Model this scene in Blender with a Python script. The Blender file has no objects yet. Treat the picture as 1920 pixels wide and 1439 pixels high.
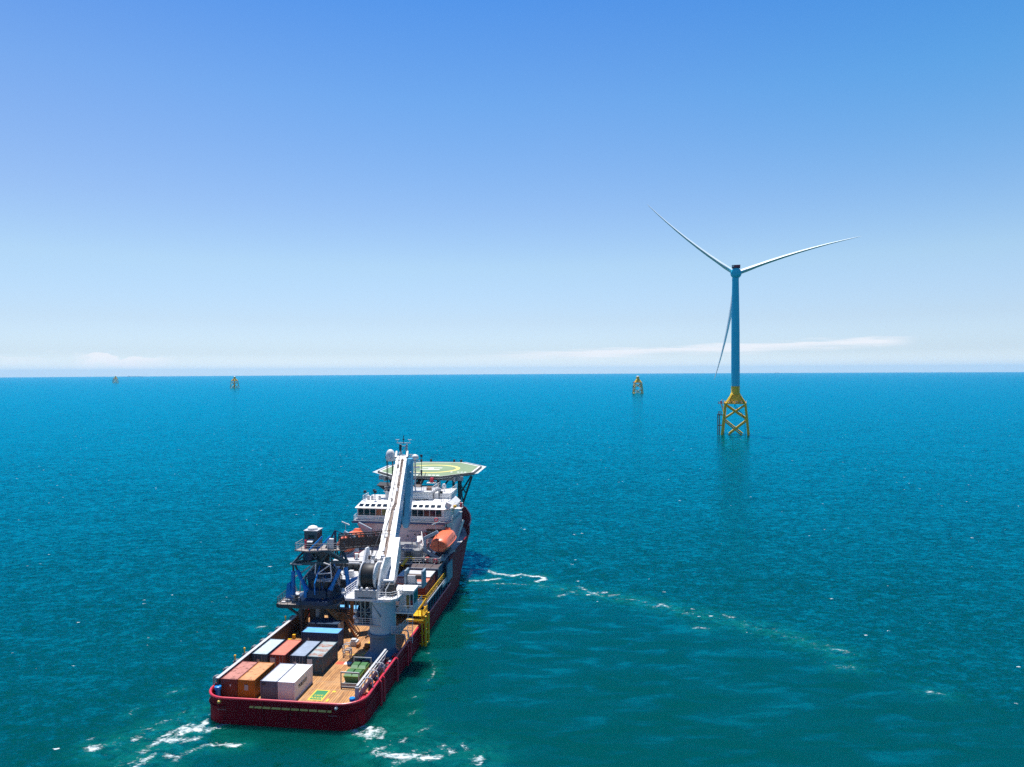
import bpy, bmesh, math, random
import numpy as np
from mathutils import Vector, Matrix

# ------------------------------------------------------------------ camera, sky, sun, exposure
R = math.radians
sc = bpy.context.scene
col = sc.collection
CAM_H = 47.25
SUN_EL, SUN_AZ = 73.0, -18.0          # degrees; azimuth from +Y (view direction), positive to the right
cam_d = bpy.data.cameras.new('camera')
cam = bpy.data.objects.new('camera', cam_d)
col.objects.link(cam)
cam.location = (0, 0, CAM_H)
cam.rotation_mode = 'XYZ'
cam.matrix_world = Matrix.Translation((0, 0, CAM_H)) @ Matrix.Rotation(R(90 - 0.968), 4, 'X') @ Matrix.Rotation(R(-0.30), 4, 'Z')
cam_d.sensor_width = 36
cam_d.lens = 36 * 1332 / 1920
cam_d.clip_start = 1
cam_d.clip_end = 200000
sc.camera = cam
sc.view_settings.view_transform = 'Standard'
sc.view_settings.look = 'None'
sc.view_settings.gamma = 1
sc.view_settings.use_curve_mapping = False
sc.view_settings.exposure = 0.38
sc.cycles.max_bounces = 8
sc.cycles.volume_bounces = 1
sc.cycles.transparent_max_bounces = 12
sc.cycles.caustics_reflective = False
sc.cycles.caustics_refractive = False
sc.cycles.sample_clamp_indirect = 4
sc.cycles.use_denoising = False

def build_world():
    w = bpy.data.worlds.new('World')
    sc.world = w
    w.use_nodes = True
    nt = w.node_tree
    nt.nodes.clear()
    N, L = nt.nodes.new, nt.links.new
    out = N('ShaderNodeOutputWorld')
    bg = N('ShaderNodeBackground')
    bg.inputs['Strength'].default_value = 0.10
    L(bg.outputs[0], out.inputs[0])
    sky = N('ShaderNodeTexSky')
    sky.sky_type = 'NISHITA'
    sky.sun_disc = False
    sky.sun_elevation = R(SUN_EL)
    sky.sun_rotation = R(SUN_AZ)
    sky.altitude = 50
    sky.air_density = 1.0
    sky.dust_density = 0.6
    sky.ozone_density = 2.0
    tc = N('ShaderNodeTexCoord')
    sep = N('ShaderNodeSeparateXYZ')
    L(tc.outputs['Generated'], sep.inputs[0])
    def math_(op, a, b=None, clamp=False):
        n = N('ShaderNodeMath')
        n.operation = op
        n.use_clamp = clamp
        for i, v in enumerate((a, b)):
            if v is None:
                continue
            if isinstance(v, (int, float)):
                n.inputs[i].default_value = v
            else:
                L(v, n.inputs[i])
        return n.outputs[0]
    el = math_('ARCSINE', sep.outputs['Z'])
    az = math_('ARCTAN2', sep.outputs['X'], sep.outputs['Y'])
    # clear-air colour balance of the sky by elevation (0..90 degrees)
    f = math_('DIVIDE', el, math.pi / 2, True)
    ramp = N('ShaderNodeValToRGB')
    cr = ramp.color_ramp
    stops = SKY_TINT
    while len(cr.elements) < len(stops):
        cr.elements.new(0.5)
    for e, (p, c) in zip(cr.elements, stops):
        e.position = p / 90
        e.color = (*c, 1)
    L(f, ramp.inputs[0])
    mul = N('ShaderNodeMix')
    mul.data_type = 'RGBA'
    mul.blend_type = 'MULTIPLY'
    mul.inputs[0].default_value = 1
    L(sky.outputs[0], mul.inputs[6])
    L(ramp.outputs[0], mul.inputs[7])
    sc2 = N('ShaderNodeMix')
    sc2.data_type = 'RGBA'
    sc2.blend_type = 'MULTIPLY'
    sc2.inputs[0].default_value = 1
    ca = math_('COSINE', math_('SUBTRACT', az, R(SUN_AZ)))
    gm = N('ShaderNodeMapRange'); gm.interpolation_type = 'SMOOTHSTEP'
    gm.inputs[1].default_value, gm.inputs[2].default_value = -0.6, 0.45
    gm.inputs[3].default_value, gm.inputs[4].default_value = SKY_GAIN * 0.72, SKY_GAIN
    L(ca, gm.inputs[0])
    L(mul.outputs[2], sc2.inputs[6])
    rb = N('ShaderNodeMapRange'); rb.interpolation_type = 'SMOOTHSTEP'
    rb.inputs[1].default_value, rb.inputs[2].default_value, rb.inputs[3].default_value, rb.inputs[4].default_value = 0.05, 0.65, 1.0, 0.74
    L(az, rb.inputs[0])
    lb = N('ShaderNodeMapRange'); lb.interpolation_type = 'SMOOTHSTEP'
    lb.inputs[1].default_value, lb.inputs[2].default_value, lb.inputs[3].default_value, lb.inputs[4].default_value = -0.68, 0.0, 1.15, 1.0
    L(az, lb.inputs[0])
    rl = math_('MULTIPLY', rb.outputs[0], lb.outputs[0])
    hi = N('ShaderNodeMapRange'); hi.interpolation_type = 'SMOOTHSTEP'
    hi.inputs[1].default_value, hi.inputs[2].default_value = 0.10, 0.40
    L(el, hi.inputs[0])
    rbm = N('ShaderNodeMix'); rbm.data_type = 'FLOAT'
    L(hi.outputs[0], rbm.inputs[0]); rbm.inputs[2].default_value = 1.0; L(rl, rbm.inputs[3])
    gc = N('ShaderNodeCombineXYZ')
    L(math_('MULTIPLY', gm.outputs[0], rbm.outputs[0]), gc.inputs[0]); L(gm.outputs[0], gc.inputs[1]); L(gm.outputs[0], gc.inputs[2])
    L(gc.outputs[0], sc2.inputs[7])
    # thin low clouds far out over the horizon
    cv = N('ShaderNodeCombineXYZ')
    L(math_('MULTIPLY', az, 7.0), cv.inputs[0])
    L(math_('MULTIPLY', el, 95.0), cv.inputs[1])
    n1 = N('ShaderNodeTexNoise')
    n1.inputs['Scale'].default_value = 1.6
    n1.inputs['Detail'].default_value = 6
    n1.inputs['Roughness'].default_value = 0.55
    L(cv.outputs[0], n1.inputs['Vector'])
    def band(x, lo0, lo1, hi0, hi1):
        a = N('ShaderNodeMapRange'); a.interpolation_type = 'SMOOTHSTEP'
        a.inputs[1].default_value, a.inputs[2].default_value = lo0, lo1
        L(x, a.inputs[0])
        b = N('ShaderNodeMapRange'); b.interpolation_type = 'SMOOTHSTEP'
        b.inputs[1].default_value, b.inputs[2].default_value = hi0, hi1
        b.inputs[3].default_value, b.inputs[4].default_value = 1, 0
        L(x, b.inputs[0])
        return math_('MULTIPLY', a.outputs[0], b.outputs[0])
    # long streak on the right, rising to the right: centre line elevation = 0.024 + 0.020*az
    rel = math_('SUBTRACT', el, math_('ADD', math_('MULTIPLY', az, 0.030), 0.0225))
    wob = math_('MULTIPLY', math_('SUBTRACT', n1.outputs[0], 0.5), 0.018)
    rel = math_('ADD', rel, wob)
    streak = math_('MULTIPLY', band(rel, -0.012, 0.0005, 0.001, 0.006), band(az, -0.10, 0.12, 0.47, 0.525))
    cv2 = N('ShaderNodeCombineXYZ')
    L(math_('MULTIPLY', az, 22.0), cv2.inputs[0])
    L(math_('MULTIPLY', el, 60.0), cv2.inputs[1])
    n2 = N('ShaderNodeTexNoise')
    n2.inputs['Scale'].default_value = 1.7
    n2.inputs['Detail'].default_value = 5
    L(cv2.outputs[0], n2.inputs['Vector'])
    relp = math_('ADD', el, math_('MULTIPLY', math_('SUBTRACT', n2.outputs[0], 0.5), 0.042))
    puff = math_('MULTIPLY', band(relp, -0.002, 0.016, 0.019, 0.023), band(az, -0.56, -0.53, -0.485, -0.43))
    puff2 = math_('MULTIPLY', band(relp, 0.010, 0.014, 0.0185, 0.021), band(az, -0.9, -0.7, -0.62, -0.55))
    puff2 = math_('MULTIPLY', puff2, 0.3)
    tot = math_('ADD', math_('MULTIPLY', streak, math_('ADD', n1.outputs[0], 0.5)), math_('ADD', math_('MULTIPLY', puff, 1.0), puff2), True)
    tot = math_('MULTIPLY', tot, 0.72)
    cm = N('ShaderNodeMix')
    cm.data_type = 'RGBA'
    L(tot, cm.inputs[0])
    L(sc2.outputs[2], cm.inputs[6])
    cm.inputs[7].default_value = (7.9, 7.7, 7.9, 1)
    L(cm.outputs[2], bg.inputs[0])

SKY_GAIN = 1.30
SKY_TINT = [(0, (1.10, 1.24, 1.62)), (1.5, (0.69, 0.79, 1.06)), (4, (0.68, 0.72, 0.86)), (8.3, (0.74, 0.79, 0.82)), (12.6, (0.64, 0.745, 0.85)), (20.5, (0.44, 0.705, 0.915)), (27.5, (0.265, 0.60, 0.945)), (45, (0.10, 0.36, 0.74)), (90, (0.08, 0.32, 0.68))]
build_world()

sun_d = bpy.data.lights.new('sun', 'SUN')
sun_d.energy = 5.0
sun_d.angle = R(0.53)
sun_d.color = (1.0, 0.955, 0.90)
sun = bpy.data.objects.new('sun', sun_d)
col.objects.link(sun)
sdir = Vector((math.sin(R(SUN_AZ)) * math.cos(R(SUN_EL)), math.cos(R(SUN_AZ)) * math.cos(R(SUN_EL)), math.sin(R(SUN_EL))))
sun.rotation_euler = sdir.to_track_quat('Z', 'Y').to_euler()
sun.location = (0, 0, 300)

# ------------------------------------------------------------------ helpers
rnd = random.Random(7)
TH = R(7.4)                                # heading of the ship, clockwise from the view direction
ORG = Vector((-31.2, 93.9, 0))             # middle of the stern at the waterline
FW = Vector((math.sin(TH), math.cos(TH), 0))
SB = Vector((math.cos(TH), -math.sin(TH), 0))
BASE = {}

def tag(o, label=None, cat=None, group=None, kind=None):
    if label: o['label'] = label
    if cat: o['category'] = cat
    if group: o['group'] = group
    if kind: o['kind'] = kind
    return o

def thing(name, label, cat, base=(0, 0, 0), group=None, world=None, rz=None):
    """an Empty at the base of a thing; base is (starboard, forward, up) on the ship, or a world point"""
    o = bpy.data.objects.new(name, None)
    col.objects.link(o)
    o.empty_display_size = 1
    b = Vector(base)
    if world is None:
        o.location = ORG + SB * b.x + FW * b.y + Vector((0, 0, b.z))
        o.rotation_euler = (0, 0, -TH)
        BASE[o.name] = b
    else:
        o.location = world
        o.rotation_euler = (0, 0, rz or 0)
        BASE[o.name] = Vector((0, 0, 0))
    return tag(o, label, cat, group)

class MB:
    def __init__(s):
        s.v, s.f = [], []
    def add(s, vs, fs):
        n = len(s.v)
        s.v += [tuple(map(float, p)) for p in vs]
        s.f += [tuple(i + n for i in q) for q in fs]
        return s
    def box(s, x0, x1, y0, y1, z0, z1):
        return s.add([(x0, y0, z0), (x1, y0, z0), (x1, y1, z0), (x0, y1, z0), (x0, y0, z1), (x1, y0, z1), (x1, y1, z1), (x0, y1, z1)],
                     [(0, 3, 2, 1), (4, 5, 6, 7), (0, 1, 5, 4), (1, 2, 6, 5), (2, 3, 7, 6), (3, 0, 4, 7)])
    def hexa(s, p):      # eight corners, same order as box
        return s.add(p, [(0, 3, 2, 1), (4, 5, 6, 7), (0, 1, 5, 4), (1, 2, 6, 5), (2, 3, 7, 6), (3, 0, 4, 7)])
    def frame(s, p, q):
        d = (Vector(q) - Vector(p))
        l = d.length or 1e-6
        d = d / l
        up = Vector((0, 0, 1)) if abs(d.z) < 0.95 else Vector((0, 1, 0))
        a = d.cross(up).normalized()
        b = a.cross(d).normalized()
        return d, a, b, l
    def bar(s, p, q, w, h=None):
        h = h or w
        d, a, b, l = s.frame(p, q)
        P, Q = Vector(p), Vector(q)
        vs = []
        for o in (P, Q):
            for sa, sb in ((-1, -1), (1, -1), (1, 1), (-1, 1)):
                vs.append(o + a * sa * w / 2 + b * sb * h / 2)
        return s.add(vs, [(0, 1, 2, 3), (7, 6, 5, 4), (0, 4, 5, 1), (1, 5, 6, 2), (2, 6, 7, 3), (3, 7, 4, 0)])
    def tube(s, p, q, r0, r1=None, n=10, caps=True):
        r1 = r0 if r1 is None else r1
        d, a, b, l = s.frame(p, q)
        P, Q = Vector(p), Vector(q)
        vs = []
        for o, r in ((P, r0), (Q, r1)):
            for i in range(n):
                t = 2 * math.pi * i / n
                vs.append(o + a * math.cos(t) * r + b * math.sin(t) * r)
        fs = [(i, (i + 1) % n, n + (i + 1) % n, n + i) for i in range(n)]
        if caps:
            fs += [tuple(reversed(range(n))), tuple(range(n, 2 * n))]
        return s.add(vs, fs)
    def path(s, pts, r, n=6):
        for p, q in zip(pts[:-1], pts[1:]):
            s.tube(p, q, r, r, n)
        return s
    def prism(s, poly, z0, z1):
        n = len(poly)
        vs = [(x, y, z0) for x, y in poly] + [(x, y, z1) for x, y in poly]
        fs = [tuple(reversed(range(n))), tuple(range(n, 2 * n))] + [(i, (i + 1) % n, n + (i + 1) % n, n + i) for i in range(n)]
        return s.add(vs, fs)
    def extrude(s, poly, dvec):
        n = len(poly)
        d = Vector(dvec)
        vs = [Vector(p) for p in poly] + [Vector(p) + d for p in poly]
        fs = [tuple(reversed(range(n))), tuple(range(n, 2 * n))] + [(i, (i + 1) % n, n + (i + 1) % n, n + i) for i in range(n)]
        return s.add(vs, fs)
    def loft(s, rings, closed=True, caps=True):
        n = len(rings[0])
        vs = [p for r in rings for p in r]
        fs = []
        for k in range(len(rings) - 1):
            for i in range(n if closed else n - 1):
                j = (i + 1) % n
                fs.append((k * n + i, k * n + j, (k + 1) * n + j, (k + 1) * n + i))
        if caps and closed:
            fs += [tuple(reversed(range(n))), tuple(range((len(rings) - 1) * n, len(rings) * n))]
        return s.add(vs, fs)
    def lathe(s, c, prof, n=24, axis='z'):
        """prof: (radius, along) pairs round axis through c"""
        rings = []
        for r, t in prof:
            ring = []
            for i in range(n):
                a = 2 * math.pi * i / n
                x, y = r * math.cos(a), r * math.sin(a)
                if axis == 'z': p = (c[0] + x, c[1] + y, c[2] + t)
                elif axis == 'x': p = (c[0] + t, c[1] + x, c[2] + y)
                else: p = (c[0] + y, c[1] + t, c[2] + x)
                ring.append(p)
            rings.append(ring)
        return s.loft(rings)
    def ball(s, c, r, n=16, m=9, sz=1.0):
        prof = [(max(1e-3, r * math.sin(math.pi * k / m)), -r * sz * math.cos(math.pi * k / m)) for k in range(m + 1)]
        return s.lathe(c, prof, n)
    def rail(s, pts, h=1.1, step=1.6, r=0.04, n_rails=3, closed=False):
        P = [Vector(p) for p in pts]
        if closed: P.append(P[0])
        for a, b in zip(P[:-1], P[1:]):
            for k in range(1, n_rails + 1):
                zz = Vector((0, 0, h * k / n_rails))
                s.bar(a + zz, b + zz, r * (1.6 if k == n_rails else 1.1))
            m = max(1, int(round((b - a).length / step)))
            for i in range(m + 1):
                p = a.lerp(b, i / m)
                s.bar(p, p + Vector((0, 0, h)), r * 1.3)
        return s
    def ladder(s, p, q, w=0.6, axis=(1, 0, 0), step=0.45, r=0.04):
        a = Vector(axis) * w / 2
        P, Q = Vector(p), Vector(q)
        s.bar(P - a, Q - a, r * 2); s.bar(P + a, Q + a, r * 2)
        m = int((Q - P).length / step)
        for i in range(1, m):
            c = P.lerp(Q, i / m)
            s.bar(c - a, c + a, r * 1.3)
        return s
    def build(s, name, mat, parent=None, smooth=False, bevel=0, at=None):
        b = BASE[parent.name] if parent is not None else Vector((0, 0, 0))
        me = bpy.data.meshes.new(name)
        me.from_pydata([(x - b.x, y - b.y, z - b.z) for x, y, z in s.v], [], s.f)
        bm = bmesh.new(); bm.from_mesh(me)
        bmesh.ops.recalc_face_normals(bm, faces=bm.faces)
        if bevel:
            bmesh.ops.bevel(bm, geom=[e for e in bm.edges if e.is_manifold and e.calc_face_angle(0) > 0.6], offset=bevel, segments=2, affect='EDGES', profile=0.5)
        bm.to_mesh(me); bm.free()
        me.materials.append(mat)
        if smooth:
            me.polygons.foreach_set('use_smooth', [True] * len(me.polygons))
            try: me.set_sharp_from_angle(angle=R(38))
            except Exception: pass
        o = bpy.data.objects.new(name, me)
        col.objects.link(o)
        if parent is not None:
            o.parent = parent
            BASE[o.name] = b
        return o

def single(mb, name, mat, label, cat, base, group=None, smooth=False, bevel=0):
    """a one-mesh thing on the ship"""
    b = Vector(base)
    m2 = MB(); m2.f = mb.f
    m2.v = [(x - b.x, y - b.y, z - b.z) for x, y, z in mb.v]
    o = m2.build(name, mat, None, smooth, bevel)
    o.location = ORG + SB * b.x + FW * b.y + Vector((0, 0, b.z))
    o.rotation_euler = (0, 0, -TH)
    BASE[o.name] = b
    return tag(o, label, cat, group)

def text_mesh(body, size, name, mat, parent, origin, xdir, ydir, extrude=0.01):
    """flat lettering as a mesh part: origin is its centre, xdir the reading direction"""
    cu = bpy.data.curves.new(name, 'FONT')
    cu.body = body; cu.size = size; cu.align_x = 'CENTER'; cu.align_y = 'CENTER'; cu.extrude = extrude
    cu.resolution_u = 2
    tmp = bpy.data.objects.new(name, cu)
    me = bpy.data.meshes.new_from_object(tmp)
    bpy.data.objects.remove(tmp); bpy.data.curves.remove(cu)
    X, Y = Vector(xdir).normalized(), Vector(ydir).normalized()
    Z = X.cross(Y)
    b = BASE[parent.name]
    O = Vector(origin) - b
    for v in me.vertices:
        v.co = O + X * v.co.x + Y * v.co.y + Z * v.co.z
    me.materials.clear(); me.materials.append(mat)
    o = bpy.data.objects.new(name, me)
    col.objects.link(o); o.parent = parent; BASE[o.name] = b
    return o

# ------------------------------------------------------------------ materials
def mat(name, c, rough=0.5, metal=0.0, var=0.12, scale=0.8, wear=None, wear_amt=0.0, wear_scale=1.2, stretch=(1, 1, 1), bump=0.0, spec=0.5):
    m = bpy.data.materials.new(name)
    m.use_nodes = True
    nt = m.node_tree
    N, L = nt.nodes.new, nt.links.new
    bs = nt.nodes['Principled BSDF']
    bs.inputs['Roughness'].default_value = rough
    bs.inputs['Metallic'].default_value = metal
    bs.inputs['Specular IOR Level'].default_value = spec
    tc = N('ShaderNodeTexCoord')
    mp = N('ShaderNodeMapping')
    mp.inputs['Scale'].default_value = stretch
    L(tc.outputs['Object'], mp.inputs[0])
    n = N('ShaderNodeTexNoise')
    n.inputs['Scale'].default_value = scale
    n.inputs['Detail'].default_value = 6
    n.inputs['Roughness'].default_value = 0.65
    L(mp.outputs[0], n.inputs['Vector'])
    hs = N('ShaderNodeMapRange')
    hs.inputs[1].default_value, hs.inputs[2].default_value = 0.3, 0.7
    hs.inputs[3].default_value, hs.inputs[4].default_value = 1 - var, 1 + var
    L(n.outputs[0], hs.inputs[0])
    mx = N('ShaderNodeMix'); mx.data_type = 'RGBA'; mx.blend_type = 'MULTIPLY'
    mx.inputs[0].default_value = 1
    mx.inputs[6].default_value = (*c, 1)
    L(hs.outputs[0], mx.inputs[7])
    last = mx.outputs[2]
    if wear:
        n2 = N('ShaderNodeTexNoise')
        n2.inputs['Scale'].default_value = wear_scale
        n2.inputs['Detail'].default_value = 9
        n2.inputs['Roughness'].default_value = 0.7
        L(mp.outputs[0], n2.inputs['Vector'])
        r = N('ShaderNodeMapRange')
        r.inputs[1].default_value, r.inputs[2].default_value = 0.62 - wear_amt, 0.74 - wear_amt
        L(n2.outputs[0], r.inputs[0])
        m2 = N('ShaderNodeMix'); m2.data_type = 'RGBA'
        L(r.outputs[0], m2.inputs[0]); L(last, m2.inputs[6])
        m2.inputs[7].default_value = (*wear, 1)
        last = m2.outputs[2]
    L(last, bs.inputs['Base Color'])
    if bump:
        b = N('ShaderNodeBump'); b.inputs['Strength'].default_value = bump; b.inputs['Distance'].default_value = 0.05
        L(n.outputs[0], b.inputs['Height']); L(b.outputs[0], bs.inputs['Normal'])
    return m

RUST = (0.16, 0.055, 0.02)
M = dict(
    hull=mat('red hull paint', (0.20, 0.004, 0.014), 0.38, wear=(0.11, 0.003, 0.009), wear_amt=0.10, stretch=(1, 1, 0.25), spec=0.15),
    hull_in=mat('dark red bulwark paint', (0.30, 0.012, 0.025), 0.5, wear=RUST, wear_amt=0.05),
    white=mat('white ship paint', (0.78, 0.77, 0.755), 0.45, var=0.06, wear=(0.52, 0.40, 0.32), wear_amt=0.05, wear_scale=1.5, stretch=(1, 1, 0.3)),
    white_boom=mat('white crane paint', (0.74, 0.745, 0.75), 0.45, var=0.07, wear=(0.46, 0.36, 0.28), wear_amt=0.08, wear_scale=1.8),
    grey=mat('grey steel paint', (0.36, 0.38, 0.40), 0.5, wear=RUST, wear_amt=0.02),
    pale_grey=mat('pale grey deck paint', (0.52, 0.53, 0.54), 0.55, wear=(0.30, 0.26, 0.22), wear_amt=0.05),
    dark=mat('dark steel', (0.035, 0.038, 0.042), 0.5, wear=RUST, wear_amt=0.04),
    brown_steel=mat('dark brown steel', (0.075, 0.05, 0.045), 0.6, wear=RUST, wear_amt=0.08),
    black=mat('black rubber', (0.012, 0.012, 0.013), 0.6),
    glass=mat('dark window glass', (0.012, 0.015, 0.018), 0.06, var=0.3, spec=0.8),
    lit_glass=mat('window glass before an orange room', (0.35, 0.10, 0.03), 0.1, var=0.4, spec=0.8),
    yel_glass=mat('window glass before a yellow room', (0.20, 0.17, 0.03), 0.1, var=0.5, spec=0.8),
    red_glass=mat('window glass before a red room', (0.10, 0.012, 0.008), 0.1, var=0.5, spec=0.8),
    blue=mat('blue machine paint', (0.003, 0.22, 0.62), 0.35, wear=(0.02, 0.03, 0.05), wear_amt=0.0),
    navy=mat('dark blue steel', (0.006, 0.032, 0.085), 0.45, wear=(0.02, 0.02, 0.03), wear_amt=0.05),
    yellow=mat('yellow paint', (0.78, 0.46, 0.010), 0.42, wear=(0.35, 0.16, 0.02), wear_amt=0.0),
    jacket=mat('yellow jacket paint', (0.95, 0.62, 0.010), 0.42, wear=(0.30, 0.17, 0.03), wear_amt=0.02, scale=0.3),
    orange=mat('orange lifeboat paint', (0.78, 0.165, 0.07), 0.4, var=0.08),
    cap_pink=mat('red rail paint', (0.62, 0.03, 0.06), 0.4),
    green_deck=mat('green helideck paint', (0.19, 0.27, 0.13), 0.6, var=0.15, scale=0.25),
    green=mat('green skip paint', (0.05, 0.17, 0.05), 0.5, wear=(0.03, 0.06, 0.03), wear_amt=0.06),
    sign_green=mat('green deck marking paint', (0.02, 0.22, 0.08), 0.6, wear=(0.28, 0.18, 0.09), wear_amt=0.0),
    sign_yellow=mat('yellow deck marking paint', (0.75, 0.52, 0.03), 0.6),
    sign_red=mat('red deck marking paint', (0.62, 0.08, 0.04), 0.6),
    sign_white=mat('white marking paint', (0.78, 0.76, 0.72), 0.6),
    pale_mark=mat('pale yellow marking paint', (0.85, 0.58, 0.14), 0.6),
    stair=mat('rust brown stair paint', (0.30, 0.105, 0.022), 0.55, wear=(0.09, 0.03, 0.012), wear_amt=0.06),
    tower=mat('blue shade tower paint', (0.035, 0.70, 0.95), 0.5, var=0.03, scale=0.1, spec=0.15),  # light grey tower; the blue of its shade is put into the paint
    blade=mat('white blade paint with blue shade', (0.74, 0.85, 0.90), 0.4, var=0.03, scale=0.1),  # white blades, the bluish tint carries their shade
    crimson=mat('crimson platform paint', (0.30, 0.01, 0.05), 0.5),
    boom_shade=mat('shaded white crane paint', (0.075, 0.40, 0.62), 0.45, var=0.08),  # white crane paint again, with blue shade put into the colour
    ped=mat('shaded pedestal paint', (0.075, 0.17, 0.26), 0.45, var=0.08, wear=(0.05, 0.09, 0.13), wear_amt=0.04),  # darkened to slate blue to carry the shade under the platform
    roof_dark=mat('brown grating', (0.085, 0.06, 0.06), 0.7),
    box_red=mat('red box paint', (0.34, 0.03, 0.018), 0.5, wear=RUST, wear_amt=0.05),
    cable=mat('black winch rope', (0.018, 0.017, 0.017), 0.55, var=0.5, scale=9, stretch=(6, 0.2, 0.2)),
    net=mat('pale grey netting', (0.50, 0.55, 0.56), 0.7),
)

def wood_material():
    m = bpy.data.materials.new('deck timber')
    m.use_nodes = True
    nt = m.node_tree
    N, L = nt.nodes.new, nt.links.new
    bs = nt.nodes['Principled BSDF']
    bs.inputs['Roughness'].default_value = 0.75
    tc = N('ShaderNodeTexCoord')
    mp = N('ShaderNodeMapping')
    mp.inputs['Rotation'].default_value = (0, 0, R(90))
    L(tc.outputs['Object'], mp.inputs[0])
    br = N('ShaderNodeTexBrick')
    br.inputs['Scale'].default_value = 1
    br.inputs['Brick Width'].default_value = 5.5
    br.inputs['Row Height'].default_value = 0.36
    br.inputs['Mortar Size'].default_value = 0.03
    br.inputs['Color1'].default_value = (0.54, 0.27, 0.088, 1)
    br.inputs['Color2'].default_value = (0.34, 0.155, 0.05, 1)
    br.inputs['Mortar'].default_value = (0.07, 0.035, 0.02, 1)
    L(mp.outputs[0], br.inputs['Vector'])
    mp2 = N('ShaderNodeMapping')
    mp2.inputs['Scale'].default_value = (2.2, 0.22, 1)
    L(tc.outputs['Object'], mp2.inputs[0])
    n = N('ShaderNodeTexNoise')
    n.inputs['Scale'].default_value = 1.6
    n.inputs['Detail'].default_value = 8
    n.inputs['Roughness'].default_value = 0.7
    L(mp2.outputs[0], n.inputs['Vector'])
    mr = N('ShaderNodeMapRange')
    mr.inputs[1].default_value, mr.inputs[2].default_value, mr.inputs[3].default_value, mr.inputs[4].default_value = 0.3, 0.7, 0.55, 1.5
    L(n.outputs[0], mr.inputs[0])
    mx = N('ShaderNodeMix'); mx.data_type = 'RGBA'; mx.blend_type = 'MULTIPLY'; mx.inputs[0].default_value = 1
    L(br.outputs[0], mx.inputs[6]); L(mr.outputs[0], mx.inputs[7])
    n3 = N('ShaderNodeTexNoise'); n3.inputs['Scale'].default_value = 0.35; n3.inputs['Detail'].default_value = 5
    L(tc.outputs['Object'], n3.inputs['Vector'])
    r3 = N('ShaderNodeMapRange'); r3.inputs[1].default_value, r3.inputs[2].default_value = 0.5, 0.75
    L(n3.outputs[0], r3.inputs[0])
    m3 = N('ShaderNodeMix'); m3.data_type = 'RGBA'
    L(r3.outputs[0], m3.inputs[0]); L(mx.outputs[2], m3.inputs[6]); m3.inputs[7].default_value = (0.50, 0.28, 0.12, 1)
    L(m3.outputs[2], bs.inputs['Base Color'])
    return m
def hull_material():
    m = mat('red hull paint', (0.25, 0.005, 0.016), 0.55, var=0.18, wear=(0.12, 0.003, 0.009), wear_amt=0.10, stretch=(1, 1, 0.2), spec=0.08)
    nt = m.node_tree
    N, L = nt.nodes.new, nt.links.new
    bs = nt.nodes['Principled BSDF']
    src = bs.inputs['Base Color'].links[0].from_socket
    tc = N('ShaderNodeTexCoord')
    sp = N('ShaderNodeSeparateXYZ'); L(tc.outputs['Object'], sp.inputs[0])
    ad = N('ShaderNodeMath'); ad.operation = 'ADD'; L(sp.outputs['X'], ad.inputs[0]); L(sp.outputs['Y'], ad.inputs[1])
    cb = N('ShaderNodeCombineXYZ'); L(ad.outputs[0], cb.inputs[0]); L(sp.outputs['Z'], cb.inputs[1])
    br = N('ShaderNodeTexBrick')
    for k, v in (('Scale', 1), ('Brick Width', 6.0), ('Row Height', 1.7), ('Mortar Size', 0.025)): br.inputs[k].default_value = v
    L(cb.outputs[0], br.inputs['Vector'])
    seam = N('ShaderNodeMix'); seam.data_type = 'RGBA'; seam.blend_type = 'MULTIPLY'
    sf = N('ShaderNodeMath'); sf.operation = 'MULTIPLY'; L(br.outputs['Fac'], sf.inputs[0]); sf.inputs[1].default_value = 0.55
    L(sf.outputs[0], seam.inputs[0]); L(src, seam.inputs[6]); seam.inputs[7].default_value = (0.25, 0.2, 0.2, 1)
    mp = N('ShaderNodeMapping'); mp.inputs['Scale'].default_value = (1.2, 0.16, 1.6)
    L(tc.outputs['Object'], mp.inputs[0])
    n = N('ShaderNodeTexNoise'); n.inputs['Scale'].default_value = 0.9; n.inputs['Detail'].default_value = 9; n.inputs['Roughness'].default_value = 0.75
    L(mp.outputs[0], n.inputs['Vector'])
    r = N('ShaderNodeMapRange'); r.inputs[1].default_value, r.inputs[2].default_value = 0.64, 0.80
    r.inputs[4].default_value = 0.55
    L(n.outputs[0], r.inputs[0])
    m2 = N('ShaderNodeMix'); m2.data_type = 'RGBA'
    L(r.outputs[0], m2.inputs[0]); L(seam.outputs[2], m2.inputs[6]); m2.inputs[7].default_value = (0.30, 0.10, 0.09, 1)
    L(m2.outputs[2], bs.inputs['Base Color'])
    return m
M['hull'] = hull_material()
M['wood'] = wood_material()

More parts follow.
